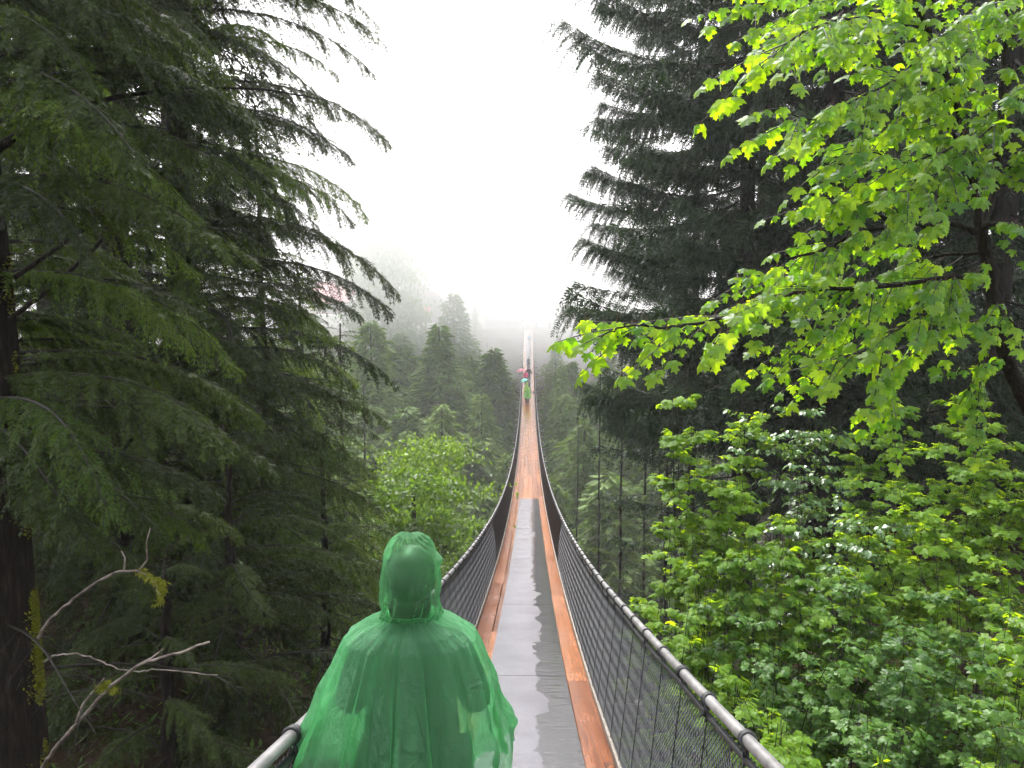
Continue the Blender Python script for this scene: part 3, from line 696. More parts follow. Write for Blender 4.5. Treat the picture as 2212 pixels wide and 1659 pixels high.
for a in [
    ('broad_cedar', 'broad pale tree in the mist left of the dark gabled lodge', 828, 500, 94, 22, 'round', .85, None, .8),
    ('broad_cedar', 'dim rounded treetop fading into the mist beside the lodge', 872, 488, 106, 20, 'round', .9, None, .8),
    ('fir_tree', 'fresh green fir rising in front of the gabled lodge', 980, 632, 90, 26, 'cone', 1.15, None, 1.25),
    ('fir_tree', 'fir with bright lower boughs left of the fresh green one', 948, 700, 76, 24, 'cone', 1.1, None, 1.35),
    ('fir_tree', 'broad dark fir under the left red roof', 800, 690, 72, 24, 'cone', 1.1, None, 1.2),
    ('fir_tree', 'slim ghostly tall fir left of the far landing', 1047, 560, 118, 22, 'cone', .55, None, .8),
    ('fir_tree', 'grey fir between lodge and far landing', 1005, 588, 124, 18, 'cone', .9, None, 1),
    ('fir_tree', 'grey fir directly behind the far landing', 1105, 585, 132, 17, 'cone', 1, None, 1.1),
    ('fir_tree', 'grey fir right of the far landing', 1180, 560, 130, 18, 'cone', 1, None, 1.1),
    ('fir_tree', 'fir leaning over the right end of the far landing', 1225, 500, 118, 22, 'cone', 1, None, 1.1),
    ('fir_tree', 'dim fir left of the bridge below the landing', 1070, 760, 84, 20, 'cone', 1, None, 1.1),
    ('fir_tree', 'dark fir left of the bridge at the sag', 1040, 850, 66, 22, 'cone', 1, None, 1.1),
    ('fir_tree', 'dark fir against the left railing at the sag', 1095, 905, 60, 20, 'cone', .85, None, 1.0),
    ('fir_tree', 'green fir low in the canyon left of the walkers', 955, 870, 58, 20, 'cone', 1, None, 1.15),
    ('fir_tree', 'fir low in the canyon under the left woods', 880, 930, 50, 18, 'cone', 1, None, 1.1),
    ('fir_tree', 'fir right of the bridge below the cedar tips', 1200, 740, 92, 22, 'cone', 1, None, 1.1),
    ('fir_tree', 'misty fir right of the far stairs', 1160, 716, 104, 14, 'cone', 1, None, 1.2),
    ('fir_tree', 'fir right of the bridge next to the walkers', 1222, 850, 72, 22, 'cone', 1, None, 1.1),
    ('fir_tree', 'yellowish fir right of the sagging planks', 1262, 905, 52, 19, 'cone', .9, None, 1.0),
    ('fir_tree', 'dark fir deep in the gap right of the railing', 1200, 985, 48, 16, 'cone', .9, None, 1.0),
    ('drooping_sapling', 'little conifer with nodding tip on a thin pole left of the railing', 1070, 955, 38, 5.5, 'cone', 1.0, None, 1.3),
    ('leafy_tree', 'bright yellow-green leafy tree rising beside the left railing', 928, 940, 30, 9, 'decid', .75, None, 1.0),
    ('leafy_tree', 'low bright leafy tree right behind the green hood', 893, 1010, 23, 7, 'decid', .9, None, 1.0),
    ('leafy_tree', 'small bright leafy tree hugging the left net', 908, 1085, 25, 6, 'decid', .8, None, .9),
    ('fir_tree', 'pale fir left of the bridge beside the farthest walker', 1052, 735, 106, 14, 'cone', 1, None, 1.4),
    ('fir_tree', 'pale fir left of the bridge beside the umbrellas', 1078, 765, 90, 14, 'cone', .9, None, 1.1),
    ('fir_tree', 'pale fir right of the bridge beside the farthest walker', 1206, 722, 101, 14, 'cone', 1, None, 1.2),
    ('fir_tree', 'pale fir right of the bridge beside the umbrellas', 1214, 790, 85, 14, 'cone', .9, None, 1.1),
    ('fir_tree', 'hazy fir left of the landing, half hiding its corner', 1026, 662, 107, 17, 'cone', 1, None, 1.3),
    ('fir_tree', 'hazy fir on the slope just under the landing corner', 1006, 705, 97, 18, 'cone', 1, None, 1.3),
    ('fir_tree', 'hazy broad fir midway between landing and umbrellas', 1028, 742, 94, 18, 'cone', 1, None, 1.3),
    ('fir_tree', 'small fir under the left end of the far landing', 1030, 728, 108, 9, 'cone', .9, None, 1.3),
    ('fir_tree', 'small fir below the middle of the far landing', 1078, 742, 104, 8, 'cone', .9, None, 1.3),
    ('fir_tree', 'small fir below the gate shelter', 1180, 722, 108, 9, 'cone', .9, None, 1.3),
    ('leafy_tree', 'pale leafy tree on the slope left of the far stairs', 1100, 735, 100, 9, 'decid', .8, None, 1.2),
    ('leafy_tree', 'yellow-green leafy tree right of the lodge gable', 985, 640, 112, 8, 'decid', .7, None, 1.2),
    ('leafy_tree', 'yellow-green leafy tree behind the white parasol', 1062, 622, 122, 9, 'decid', .8, None, 1.2),
    ('leafy_tree', 'pale leafy tree behind the left red roof', 745, 580, 118, 9, 'decid', 1, None, 1.2)]:
    far_tree(*a)
k = 0
for px in range(560, 1500, 62):       # more misty firs across the far bank slope
    for d, ty in ((88, 735), (64, 905), (50, 1010)):
        if (1090 < px+ (d%7)*6 < 1200): continue
        k += 1; tx = px+random.uniform(-22,22)
        far_tree('fir_tree', f'misty fir, {ORD[(px-560)//62]} from the left in the {"upper" if d==88 else "middle" if d==64 else "lower"} rank across the canyon', tx, ty+(random.uniform(-60,30) if px < 960 else random.uniform(10,50)), d+random.uniform(-4,4), 24, 'cone', 1.25, 'misty firs of the far canyon slope', 1.2)
# the wood that closes the view far behind, one mass
b = MB(); g = RNG
for q in range(70):
    x = g.uniform(-115,115); y = g.uniform(125,165) if abs(x) < 60 else g.uniform(60,165)
    if -16 < x < 12 and y < 140: continue
    z = gz(x,y); H = g.uniform(12,19); m_ = 420; f = g.random(m_); a = g.random(m_)*6.28; r = 3.6*(1-f)**.8*g.random(m_)**.4
    c_ = np.stack([x+r*np.cos(a), y+r*np.sin(a), z+1+f*H], -1); d_ = nrm(np.stack([np.cos(a), np.sin(a), np.full(m_,-.6)], -1)+g.normal(size=(m_,3))*.2)
    b.diamonds(c_, d_, nrm(np.cross(d_, g.normal(size=(m_,3)))), g.uniform(.8,1.6,m_), g.uniform(.4,.8,m_))
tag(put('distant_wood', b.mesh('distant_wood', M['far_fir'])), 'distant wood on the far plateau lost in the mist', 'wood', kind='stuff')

# ---------------------------------------------------------------- far landing and buildings
LZ = -2.0
ld = empty('landing_platform', (0, 116, LZ-3), 'dark timber landing with plank front at the far end of the bridge', 'platform')
b = MB(); b.box((-6.5,115.6,LZ-.25), (8,124,LZ)); put('platform_deck', b.mesh('platform_deck', M['logwall']), ld)
for k in range(7):
    b = MB(); b.box((-6.4,115.45,LZ-.3-.42*(k+1)+.02), (-.95,115.6,LZ-.3-.42*k)); put('face_plank', b.mesh('face_plank', M['logwall']), ld)
for k in range(6):
    x = -6.4+k*1.05; b = MB(); b.box((x-.05,115.5,LZ+.002), (x+.05,115.59,LZ+1.1)); put('rail_post', b.mesh('rail_post', M['brownwall']), ld)
for z in (1.05,.75,.45): b = MB(); b.box((-6.5,115.44,LZ+z), (-1.0,115.49,LZ+z+.07)); put('rail_bar', b.mesh('rail_bar', M['brownwall']), ld)
b = MB(); b.box((1.05,115.46,LZ-.42), (5,115.58,LZ-.2)); put('edge_beam', b.mesh('edge_beam', M['white']), ld)
for x in (1.2, 3.2, 5.0, -3, -6): b = MB(); b.box((x-.15,115.7,LZ-9), (x+.15,116,LZ-.26)); put('support_post', b.mesh('support_post', M['logwall']), ld)
stp = empty('stairway', (0, YE, float(deckz(YE))), 'steep dark stairs with white handrails climbing from bridge to far landing', 'stairs')
zs = float(deckz(YE)); nst = 9
for k in range(nst):
    b = MB(); y0 = YE+.05+k*.5; z1 = zs+(LZ-zs)*(k+1)/nst; b.box((-.62,y0,z1-.06),(.62,y0+.48,z1)); put('step', b.mesh('step', M['beam']), stp)
for x in (-.55, 0.12, .55):
    b = MB(); b.tube([(x,YE+(.3 if x != .12 else 3),zs+.95+(0 if x != .12 else .9)),(x,115.5,LZ+1.0)], .035 if x != .12 else .02, 8)
    for q in (.1,.55,.98): b.tube([(x, YE+.3+4.9*q, zs+.1+(LZ-zs)*q*.9), (x, YE+.3+4.9*q, zs+.95+(LZ+.05-zs)*q)], .02, 6)
    put('handrail', b.mesh('handrail', M['white']), stp)
tw = empty('gate_shelter', (3.2, 117, LZ), 'brown timber shelter with flat roof right of the far stairs', 'building')
b = MB(); b.box((1.1,116.2,LZ+.005),(5.4,119.8,LZ+2.7)); put('wall', b.mesh('wall', M['brownwall']), tw)
for k in range(8): b = MB(); b.box((1.1+k*.54,116.1,LZ+.02),(1.62+k*.54,116.19,LZ+2.5)); put('wall_board', b.mesh('wall_board', M['brownwall']), tw)
b = MB(); b.box((.9,115.9,LZ+2.705),(5.7,120,LZ+2.9)); put('roof', b.mesh('roof', M['logwall']), tw)
b = MB(); b.box((.98,116.02,LZ+.9),(1.06,116.18,LZ+3.6)); put('corner_post', b.mesh('corner_post', M['white']), tw)
kk = empty('white_sign_board', (-1.9, 116.6, LZ), 'tall white board left of the far stairs', 'sign')
b = MB(); b.box((-2.3,116.6,LZ+1.25),(-1.5,116.66,LZ+2.3)); put('upper_panel', b.mesh('upper_panel', M['white']), kk)
b = MB(); b.box((-2.15,116.6,LZ+.2),(-1.5,116.66,LZ+1.15)); put('lower_panel', b.mesh('lower_panel', M['white']), kk)
b = MB(); b.tube([(-1.9,116.69,LZ),(-1.9,116.69,LZ+2.3)], .04, 6); put('post', b.mesh('post', M['logwall']), kk)
# parasol
def parasol(name, x, y, z, r, h, m, label, lean=(0,0), shaft=True, cat='umbrella', cap=.28):
    t = empty(name, (x, y, z), label, cat)
    b = MB(); n = 16; rings = 5; v = []; 
    for k in range(rings+1):
        f = k/rings
        for q in range(n):
            a = q*2*math.pi/n; sc_ = r*f*(1 if q%2==0 else .955)
            v.append((sc_*math.cos(a)+lean[0]*0, sc_*math.sin(a), h-cap*r*f*f*(1.35 if q%2==0 else 1.2)))
    f4 = [(k*n+q, k*n+(q+1)%n, (k+1)*n+(q+1)%n, (k+1)*n+q) for k in range(rings) for q in range(n)]
    b.add(v, f4); me = b.mesh('canopy', m, True); o = put('canopy', me, t, (x,y,z), (lean[0], lean[1], 0))
    b = MB(); b.tube([(0,0,-.0 if shaft is True else h-shaft),(0,0,h+.06)], .015, 6); put('shaft', b.mesh('shaft', M['steel']), t, (x,y,z), (lean[0], lean[1], 0))
    b = MB()
    for q in range(8):
        a = q*math.pi/4; b.tube([(0,0,h-.015),(r*.5*math.cos(a), r*.5*math.sin(a), h-cap*r*.36-.015),(r*.98*math.cos(a), r*.98*math.sin(a), h-cap*r*1.32-.01)], .006, 4)
    put('ribs', b.mesh('ribs', M['steel']), t, (x,y,z), (lean[0], lean[1], 0))
    return t
parasol('cafe_parasol', -4.9, 119, LZ, 1.0, 2.3, M['white'], 'open white parasol on the far landing')
# pale domed tent
tt_ = empty('domed_tent', (-3.6, 118, LZ), 'small pale domed tent on the far landing', 'tent')
b = MB(); n = 12
v = [(-3.6+.85*math.cos(a)*s, 118+.85*math.sin(a)*s, LZ+1.2+.95*c_) for s, c_ in ((1,0),(.95,.25),(.75,.55),(.45,.8),(.05,.98)) for a in np.arange(n)*2*math.pi/n]
b.add(v, [(k*n+q, k*n+(q+1)%n, (k+1)*n+(q+1)%n, (k+1)*n+q) for k in range(4) for q in range(n)]); put('canopy', b.mesh('canopy', M['white'], True), tt_)
for a in (.8,2.4,3.9,5.5): b = MB(); b.tube([(-3.6+.8*math.cos(a),118+.8*math.sin(a),LZ),(-3.6+.8*math.cos(a),118+.8*math.sin(a),LZ+1.2)], .03, 6); put('pole', b.mesh('pole', M['steel']), tt_)
# gabled lodge
def lodge(name, label, apx, aD, ridge_y, eave_dx, eave_dz, wallh, deep, roofm, wallm, gablem, left=1.0):
    a = at(apx, ridge_y, aD); x, y, z = a.x, a.y, a.z; zb = z-eave_dz-wallh
    t = empty(name, (x, y, zb), label, 'building')
    W_ = eave_dx; ex = .5
    b = MB(); b.box((x-W_*left+.4,y+.3,zb),(x+W_-.6,y+deep,zb+wallh)); put('wall', b.mesh('wall', wallm), t)
    b = MB(); b.add([(x-W_*left+.4,y+.28,zb+wallh),(x+W_-.6,y+.28,zb+wallh),(x,y+.28,z-.35)], [(0,1,2)]); b.add([(x-W_*left+.4,y+.5,zb+wallh),(x+W_-.6,y+.5,zb+wallh),(x,y+.5,z-.35)], [(2,1,0)]); put('gable', b.mesh('gable', gablem), t)
    for sx, w_ in ((1, W_), (-1, W_*left)):
        b = MB(); th = .22
        v = [(x,y-ex,z),(x+sx*w_,y-ex,z-eave_dz),(x+sx*w_,y+deep+ex,z-eave_dz),(x,y+deep+ex,z)]; v2 = [(p[0],p[1],p[2]-th) for p in v]
        b.add(v+v2, [(0,1,2,3),(7,6,5,4),(0,4,5,1),(1,5,6,2),(2,6,7,3),(3,7,4,0)]); put('roof', b.mesh('roof', roofm), t)
        b = MB(); v = [(x,y-ex-.06,z+.12),(x+sx*w_,y-ex-.06,z-eave_dz+.12),(x+sx*w_,y-ex-.06,z-eave_dz-.33),(x,y-ex-.06,z-.33)]; v2 = [(p[0],p[1]+.055,p[2]) for p in v]
        b.add(v+v2, [(0,1,2,3),(7,6,5,4),(0,4,5,1),(1,5,6,2),(2,6,7,3),(3,7,4,0)]); put('fascia', b.mesh('fascia', M['white']), t)
    b = MB(); b.box((x-W_*left+.2,y-.35,zb+wallh-.02),(x+W_-.1,y-.1,zb+wallh+.22)); put('tie_beam', b.mesh('tie_beam', M['brownwall']), t)
    return t, x, y, z, zb
t, x, y, z, zb = lodge('gabled_lodge', 'dark timber lodge with white-edged gable on the far bank', 898, 104, 597, 3.9, 2.7, 3.3, 9, M['redroof'], M['logwall'], M['brownwall'])
b = MB(); b.box((x+1.0,y+.2,zb+.6),(x+1.9,y+.29,zb+2.0)); put('door', b.mesh('door', M['redpaint']), t)
for k in range(2): b = MB(); b.box((x-2.6+k*1.7,y+.22,zb+1.0),(x-1.6+k*1.7,y+.29,zb+2.1)); put('window', b.mesh('window', M['glass']), t)
b = MB(); b.tube([(x+.2,y+1.5,z-.3),(x+.2,y+1.5,z+3.0)], .04, 6); put('mast', b.mesh('mast', M['steel']), t)
b = MB(); b.box((x-4,y-.6,zb-.25),(x+4.2,y+9,zb-.005)); put('floor', b.mesh('floor', M['logwall']), t)
for k in range(4): b = MB(); b.box((x-3.8+k*2.5,y-.4,gz(x,y)-1),(x-3.55+k*2.5,y-.1,zb-.26)); put('stilt', b.mesh('stilt', M['logwall']), t)
# red roofed house at left
p = at(748, 607, 98); x, y, z = p.x, p.y, p.z; zb = z-4.2
t = empty('red_roofed_house', (x, y, zb), 'house with pink-red sloping roof and white trim behind the left trees', 'building')
b = MB(); b.box((x-5,y,zb),(x+.9,y+7,z-2.6)); put('wall', b.mesh('wall', M['brownwall']), t)
b = MB(); v = [(x-5.8,y-.8,z-2.6),(x+.9,y-.8,z-2.6),(x+.9,y+3.4,z),(x-4.6,y+3.4,z)]; v2 = [(q_[0],q_[1],q_[2]-.2) for q_ in v]
b.add(v+v2, [(0,1,2,3),(7,6,5,4),(0,4,5,1),(1,5,6,2),(2,6,7,3),(3,7,4,0)]); put('roof', b.mesh('roof', M['redroof']), t)
b = MB(); v = [(x+.93,y-.85,z-2.5),(x+1.7,y-.85,z-2.0),(x+1.7,y+3.4,z+.15),(x+.93,y+3.4,z+.1)]; v2 = [(q_[0],q_[1],q_[2]-.25) for q_ in v]
b.add(v+v2, [(0,1,2,3),(7,6,5,4),(0,4,5,1),(1,5,6,2),(2,6,7,3),(3,7,4,0)]); put('trim', b.mesh('trim', M['white']), t)
b = MB(); b.box((x+.95,y-.2,z-2.9),(x+1.15,y,z-1.6)); put('banner', b.mesh('banner', M['redpaint']), t)
b = MB(); b.box((x-.8,y-.1,zb+.1),(x+.9,y-.005,zb+1.3)); put('door', b.mesh('door', M['white']), t)
b = MB(); b.box((x-3,y-.08,zb+.3),(x-1.4,y-.005,zb+1.3)); put('window', b.mesh('window', M['glass']), t)
b = MB(); b.box((x-5.5,y-1.2,zb-.2),(x+2,y+7,zb-.005)); put('floor', b.mesh('floor', M['white']), t)

# ---------------------------------------------------------------- people
def skin_mesh(nodes, edges, sub=1):
    """nodes: list of (co, rx, ry); returns evaluated skinned mesh data"""
    me = bpy.data.meshes.new('tmp'); me.from_pydata([n[0] for n in nodes], edges, [])
    o = link(bpy.data.objects.new('tmp', me)); md = o.modifiers.new('s', 'SKIN'); md.use_smooth_shade = True; md.branch_smoothing = .3
    for i_, nd in enumerate(nodes):
        sv = me.skin_vertices[0].data[i_]; sv.radius = (nd[1], nd[2]); sv.use_root = (i_ == 0)
    s_ = o.modifiers.new('d', 'SUBSURF'); s_.levels = sub; s_.render_levels = sub
    dg = bpy.context.evaluated_depsgraph_get(); ev = o.evaluated_get(dg).to_mesh()
    V = [tuple(v.co) for v in ev.vertices]; Fc = [tuple(p.vertices) for p in ev.polygons]
    o.evaluated_get(dg).to_mesh_clear(); bpy.data.objects.remove(o); bpy.data.meshes.remove(me)
    return V, Fc
def mk(name, geos, m, parent=None, M4=None):
    V, Fc = [], []
    for v, f in geos:
        o = len(V); V += v; Fc += [tuple(i_+o for i_ in p) for p in f]
    me = bpy.data.meshes.new(name); me.from_pydata(V, [], Fc); me.materials.append(m)
    me.polygons.foreach_set('use_smooth', [True]*len(me.polygons)); me.update()
    return put(name, me, parent, mat4=M4)
def ellips(c_, r, nu=16, nv=12, fn=None):
    V, Fc = [], []
    for i_ in range(nv+1):
        ph = math.pi*i_/nv
        for j_ in range(nu):
            a = 2*math.pi*j_/nu; p = Vector((math.sin(ph)*math.cos(a), math.sin(ph)*math.sin(a), math.cos(ph)))
            s_ = fn(p) if fn else 1
            V.append((c_[0]+r[0]*p.x*s_, c_[1]+r[1]*p.y*s_, c_[2]+r[2]*p.z*s_))
    for i_ in range(nv):
        for j_ in range(nu): Fc.append((i_*nu+j_, (i_+1)*nu+j_, (i_+1)*nu+(j_+1)%nu, i_*nu+(j_+1)%nu))
    return V, Fc
def body_joints(arm='front', stride=.12, shw=.175):
    J = {'pel':((0,0,.95),.135,.10),'sp':((0,0,1.12),.125,.095),'ch':((0,.0,1.32),.15,.105),'nb':((0,-.005,1.43),.07,.065),'ne':((0,.005,1.50),.052,.052),'hd':((0,.02,1.59),.072,.085),'cr':((0,.012,1.665),.058,.07)}
    for s_, n_ in ((-1,'l'),(1,'r')):
        st = stride*s_
        J['hip'+n_] = ((s_*.09,0,.88),.085,.085); J['kn'+n_] = ((s_*.095,st*.5+.02,.49),.058,.058); J['an'+n_] = ((s_*.095,st,.09),.038,.042); J['to'+n_] = ((s_*.105,st+.16,.03),.038,.028)
        J['sh'+n_] = ((s_*shw,-.01,1.385),.06-.3*(.175-shw),.055)
        if arm == 'front': J['el'+n_] = ((s_*.222,.05,1.13),.05,.05); J['wr'+n_] = ((s_*.17,.27,1.14),.028,.024); J['ha'+n_] = ((s_*.14,.34,1.17),.034,.018)
        elif arm == 'side': J['el'+n_] = ((s_*.25,-.01,1.12),.043,.043); J['wr'+n_] = ((s_*.27,.06,.87),.028,.024); J['ha'+n_] = ((s_*.27,.08,.79),.034,.018)
        else: # umbrella arm raised in front on the left
            if s_ < 0: J['el'+n_] = ((-.24,.08,1.16),.043,.043); J['wr'+n_] = ((-.17,.24,1.3),.028,.024); J['ha'+n_] = ((-.15,.27,1.37),.034,.018)
            else: J['el'+n_] = ((.25,-.01,1.12),.043,.043); J['wr'+n_] = ((.27,.06,.87),.028,.024); J['ha'+n_] = ((.27,.08,.79),.034,.018)
    return J
def chain(J, keys, edges, grow=0, sub=1):
    ix = {k: i_ for i_, k in enumerate(keys)}
    return skin_mesh([(J[k][0], J[k][1]+grow, J[k][2]+grow) for k in keys], [(ix[a], ix[b_]) for a, b_ in edges], sub)
def hand_fingers(J, n_, s_):
    w = Vector(J['wr'+n_][0]); h = Vector(J['ha'+n_][0]); d = (h-w).normalized()
    side = d.cross(Vector((0,0,1)) if abs(d.z) < .8 else Vector((0,1,0))).normalized(); nr = side.cross(d)
    out = []
    for q in range(4):
        ln = (.062,.074,.07,.056)[q]; b0 = h+side*(.021*(q-1.5)*1.0)*1.0
        p1 = b0+d*.035; p2 = p1+(d*.75-nr*.55).normalized()*ln*.5; p3 = p2+(d*.25-nr*.95).normalized()*ln*.45
        out.append(skin_mesh([(tuple(b0),.010,.010),(tuple(p1),.0095,.0095),(tuple(p2),.0085,.0085),(tuple(p3),.007,.007)], [(0,1),(1,2),(2,3)]))
    tb = w+d*.03-side*.02*s_; t1 = tb-side*.035*s_+d*.02; t2 = t1-side*.005*s_+d*.035-nr*.01
    out.append(skin_mesh([(tuple(tb),.011,.011),(tuple(t1),.0105,.0105),(tuple(t2),.009,.009)], [(0,1),(1,2)]))
    return out
def person(x, y, label, rz=0, top='jacket', legs='jeans', arm='front', scale=1.0, poncho=None, hair=True, pack=None, stride=.12, zoff=0, fingers=True, hat=None, shw=.175, grow=.022):
    z = float(deckz(y))+zoff; t = empty('person', (x, y, z), label, 'person')
    M4 = Matrix.Translation((x,y,z)) @ Matrix.Rotation(rz,4,'Z') @ Matrix.Scale(scale,4)
    J = body_joints(arm, stride, shw)
    keys = list(J); E = [('pel','sp'),('sp','ch'),('ch','nb'),('nb','ne'),('ne','hd'),('hd','cr')]
    for n_ in 'lr': E += [('pel','hip'+n_),('hip'+n_,'kn'+n_),('kn'+n_,'an'+n_),('an'+n_,'to'+n_),('ch','sh'+n_),('sh'+n_,'el'+n_),('el'+n_,'wr'+n_),('wr'+n_,'ha'+n_)]
    Jb = {k: ((v[0], v[1]*.75, v[2]*.75) if k[:2] in ('pe','sp','ch','sh','hi') else v) for k, v in J.items()}
    geos = [chain(Jb, keys, E, 0, 2 if fingers else 1)]
    geos.append(ellips((0,.108,1.575),(.012,.018,.02),8,6))        # nose
    for s_ in (-1,1): geos.append(ellips((s_*.079,.01,1.585),(.009,.018,.03),8,6))
    if fingers: geos += hand_fingers(J,'l',-1)+hand_fingers(J,'r',1)
    mk('body', geos, M['skin'], t, M4)
    J['hem'] = ((0,0,.70), .165, .12); J['col'] = ((0,.0,1.475), .052, .05); J = {k: ((v[0], v[1]*1.34, v[2]*1.1) if k in ('hem','pel','sp','ch') else v) for k, v in J.items()}; kt = ['hem','pel','sp','ch','nb','col','shl','ell','wrl','shr','elr','wrr']
    mk('coat', [chain(J, kt, [('hem','pel'),('pel','sp'),('sp','ch'),('ch','nb'),('nb','col'),('ch','shl'),('shl','ell'),('ell','wrl'),('ch','shr'),('shr','elr'),('elr','wrr')], grow)], M[top], t, M4)
    kl = ['pel','hipl','knl','anl','hipr','knr','anr']
    mk('trousers', [chain(J, kl, [('pel','hipl'),('hipl','knl'),('knl','anl'),('pel','hipr'),('hipr','knr'),('knr','anr')], .014)], M[legs], t, M4)
    for n_ in 'lr':
        a_, b_ = Vector(J['an'+n_][0]), Vector(J['to'+n_][0])
        mk('shoe', [skin_mesh([((a_.x,a_.y-.04,.045),.045,.04),((a_.x,a_.y+.03,.055),.046,.045),((b_.x,b_.y-.03,.04),.048,.036),((b_.x,b_.y+.035,.035),.04,.03)], [(0,1),(1,2),(2,3)])], M['black'], t, M4)
    if hair: mk('hair', [ellips((0,-.008,1.612),(.087,.104,.100),18,12, lambda p: 1 if (p.y < .45 or p.z > .45) else .86), ellips((0,-.03,1.52),(.072,.062,.085),14,10)], M['hair'], t, M4)
    if hat: mk('hat', [ellips((0,.01,1.65),(.10,.115,.07),14,8)], M[hat], t, M4)
    if pack: mk('backpack', [ellips((0,-.17,1.22),(.16,.10,.24),14,10, lambda p: 1/(abs(p.x)**4+abs(p.y)**4+abs(p.z)**4)**.25*.82)], M[pack], t, M4)
    if poncho: poncho_mesh(t, M4, poncho, simple=True)
    return t, M4
def poncho_mesh(t, M4, m, simple=False):
    """cape with gathered folds, and a hood; local metres, back is -Y"""
    prof = [(1.492,.075,.078),(1.468,.105,.10),(1.437,.170,.145),(1.405,.218,.165),(1.36,.238,.17),(1.30,.262,.185),(1.225,.288,.20),(1.15,.300,.215),(1.08,.322,.23),(1.0,.335,.245),(.9,.37,.26),(.8,.375,.27),(.66,.38,.28),(.5,.38,.28)]
    if simple: prof = [(a, b_*.9, c_*.95) for a, b_, c_ in prof]
    zs_ = np.array([p[0] for p in prof]); NA = 48 if simple else 420; NZ = 14 if simple else 120
    g = np.random.default_rng(5)
    ph = g.uniform(0, 6.28, 8)
    A = np.linspace(0, 2*math.pi, NA, endpoint=False); Zt = np.linspace(0, 1, NZ)
    V = np.zeros((NZ, NA, 3))
    side_hem = .70 if not simple else .70
    for k, u in enumerate(Zt):
        # the hem hangs lower at front and back than at the arms
        hem = .56+.48*np.abs(np.cos(A))**1.6+.02*np.sin(7*A+1)+.012*np.sin(17*A)
        if simple: hem = .62+.15*np.abs(np.cos(A))**2+.03*np.sin(5*A)
        z = 1.492-(1.492-hem)*u
        rx = np.interp(-z, -zs_, [p[1] for p in prof]); ryy = np.interp(-z, -zs_, [p[2] for p in prof])
        w = np.clip((1.46-z)/.45, 0, 1)
        fold = (.55*np.sin(11*A+ph[0]+1.5*np.sin(2*A+ph[1])+.5*u)+.45*np.sin(19*A+ph[2]+2*np.sin(3*A)+.8*u)+.30*np.sin(31*A+ph[3]-1.2*u+np.sin(5*A))*(1-.5*u)+.16*np.sin(53*A+ph[4]+2*u)*(1-u))
        A2 = A+(0 if simple else 1)*w*(.075*np.sin(14*A+ph[5]+1.3*np.sin(2*A+ph[6])+.6*u)+.034*np.sin(31*A+ph[7]+2*np.sin(3*A)-1.5*u)*(1-.3*u))
        sharp = np.abs(fold)**.8*np.sign(fold)
        amp = (.003+.033*w)*(.55+.45*np.abs(np.sin(A)))
        cr = 0 if simple else .006*np.sin(9*z*6+5*np.sin(A*3))*np.exp(-((np.cos(A)-.8)/.4)**2)*w
        rad = 1+(sharp*amp+cr)/np.maximum(rx, .1)
        # rounded-box section: broad across the elbows
        cA, sA = np.cos(A2), np.sin(A2); e = 2.35
        sup = (np.abs(cA)**e+np.abs(sA)**e)**(-1/e)
        V[k,:,0] = rx*cA*sup*rad; V[k,:,1] = ryy*sA*sup*rad+.02*w; V[k,:,2] = z+.006*np.sin(3*A+9*u)*w
        if not simple:       # asymmetry: left sleeve sits a little wider, right has a knuckle bump
            V[k,:,0] += .09*np.clip(-cA,0,1)**2*np.clip((1.3-z)/.3,0,1)*-.7
            V[k,:,0] += .025*np.exp(-((z-1.09)/.04)**2)*np.clip(cA,0,1)**6
    b = MB(); i = np.arange(NZ-1)[:,None]*NA; j = np.arange(NA)[None]; j2 = (j+1)%NA
    b.add(V.reshape(-1,3), np.stack([i+j,i+NA+j,i+NA+j2,i+j2],-1).reshape(-1,4))
    cape = put('poncho', b.mesh('poncho', M[m], True), t, mat4=M4)
    # hood: profile rings, open toward the face (+Y)
    NH, NZ2 = (24, 10) if simple else (120, 70)
    th = np.linspace(-math.pi*1.22, math.pi*.22, NH)     # sweep round the back, leaving the face open
    V = np.zeros((NZ2, NH, 3)); hz = np.array([1.478,1.492,1.51,1.545,1.59,1.64,1.69,1.725,1.745,1.752]); hx = np.array([.100,.0985,.0985,.099,.099,.0965,.086,.063,.036,.004]); hy = np.array([.125,.128,.132,.138,.140,.134,.118,.09,.052,.005])
    for k, u in enumerate(np.linspace(0,1,NZ2)):
        z = np.interp(u, np.linspace(0,1,len(hz)), hz); rx = np.interp(u, np.linspace(0,1,len(hz)), hx); ryy = np.interp(u, np.linspace(0,1,len(hz)), hy)
        lowf = np.clip(1-u*1.6, 0, 1); topf = np.clip((u-.62)/.3, 0, 1)*np.clip((1.0-u)*8, 0, 1)
        fl = 0 if simple else (.0045*np.sin(th*11+u*11)*lowf+.004*np.sin(th*23-u*17+np.sin(th*5))*lowf+.0035*np.sin(th*17+9*np.sin(u*9))*topf+.006*np.sin((th*1.2+u*5.5)*3)*.6)
        V[k,:,0] = (rx+fl)*np.cos(th); V[k,:,1] = (ryy+fl)*np.sin(th)+.012; V[k,:,2] = z-.012*np.cos(th*2)*lowf-.035*np.clip(np.sin(th),0,1)*(1-lowf)*0
        if not simple: V[k,:,0] += .018*np.exp(-((z-1.66)/.014)**2)*np.clip(np.cos(th),0,1)**8
    b = MB(); i = np.arange(NZ2-1)[:,None]*NH; j = np.arange(NH-1)[None]
    b.add(V.reshape(-1,3), np.stack([i+j,i+j+1,i+NH+j+1,i+NH+j],-1).reshape(-1,4))
    put('hood', b.mesh('hood', M['hood' if m == 'poncho' else m], True), t, mat4=M4)
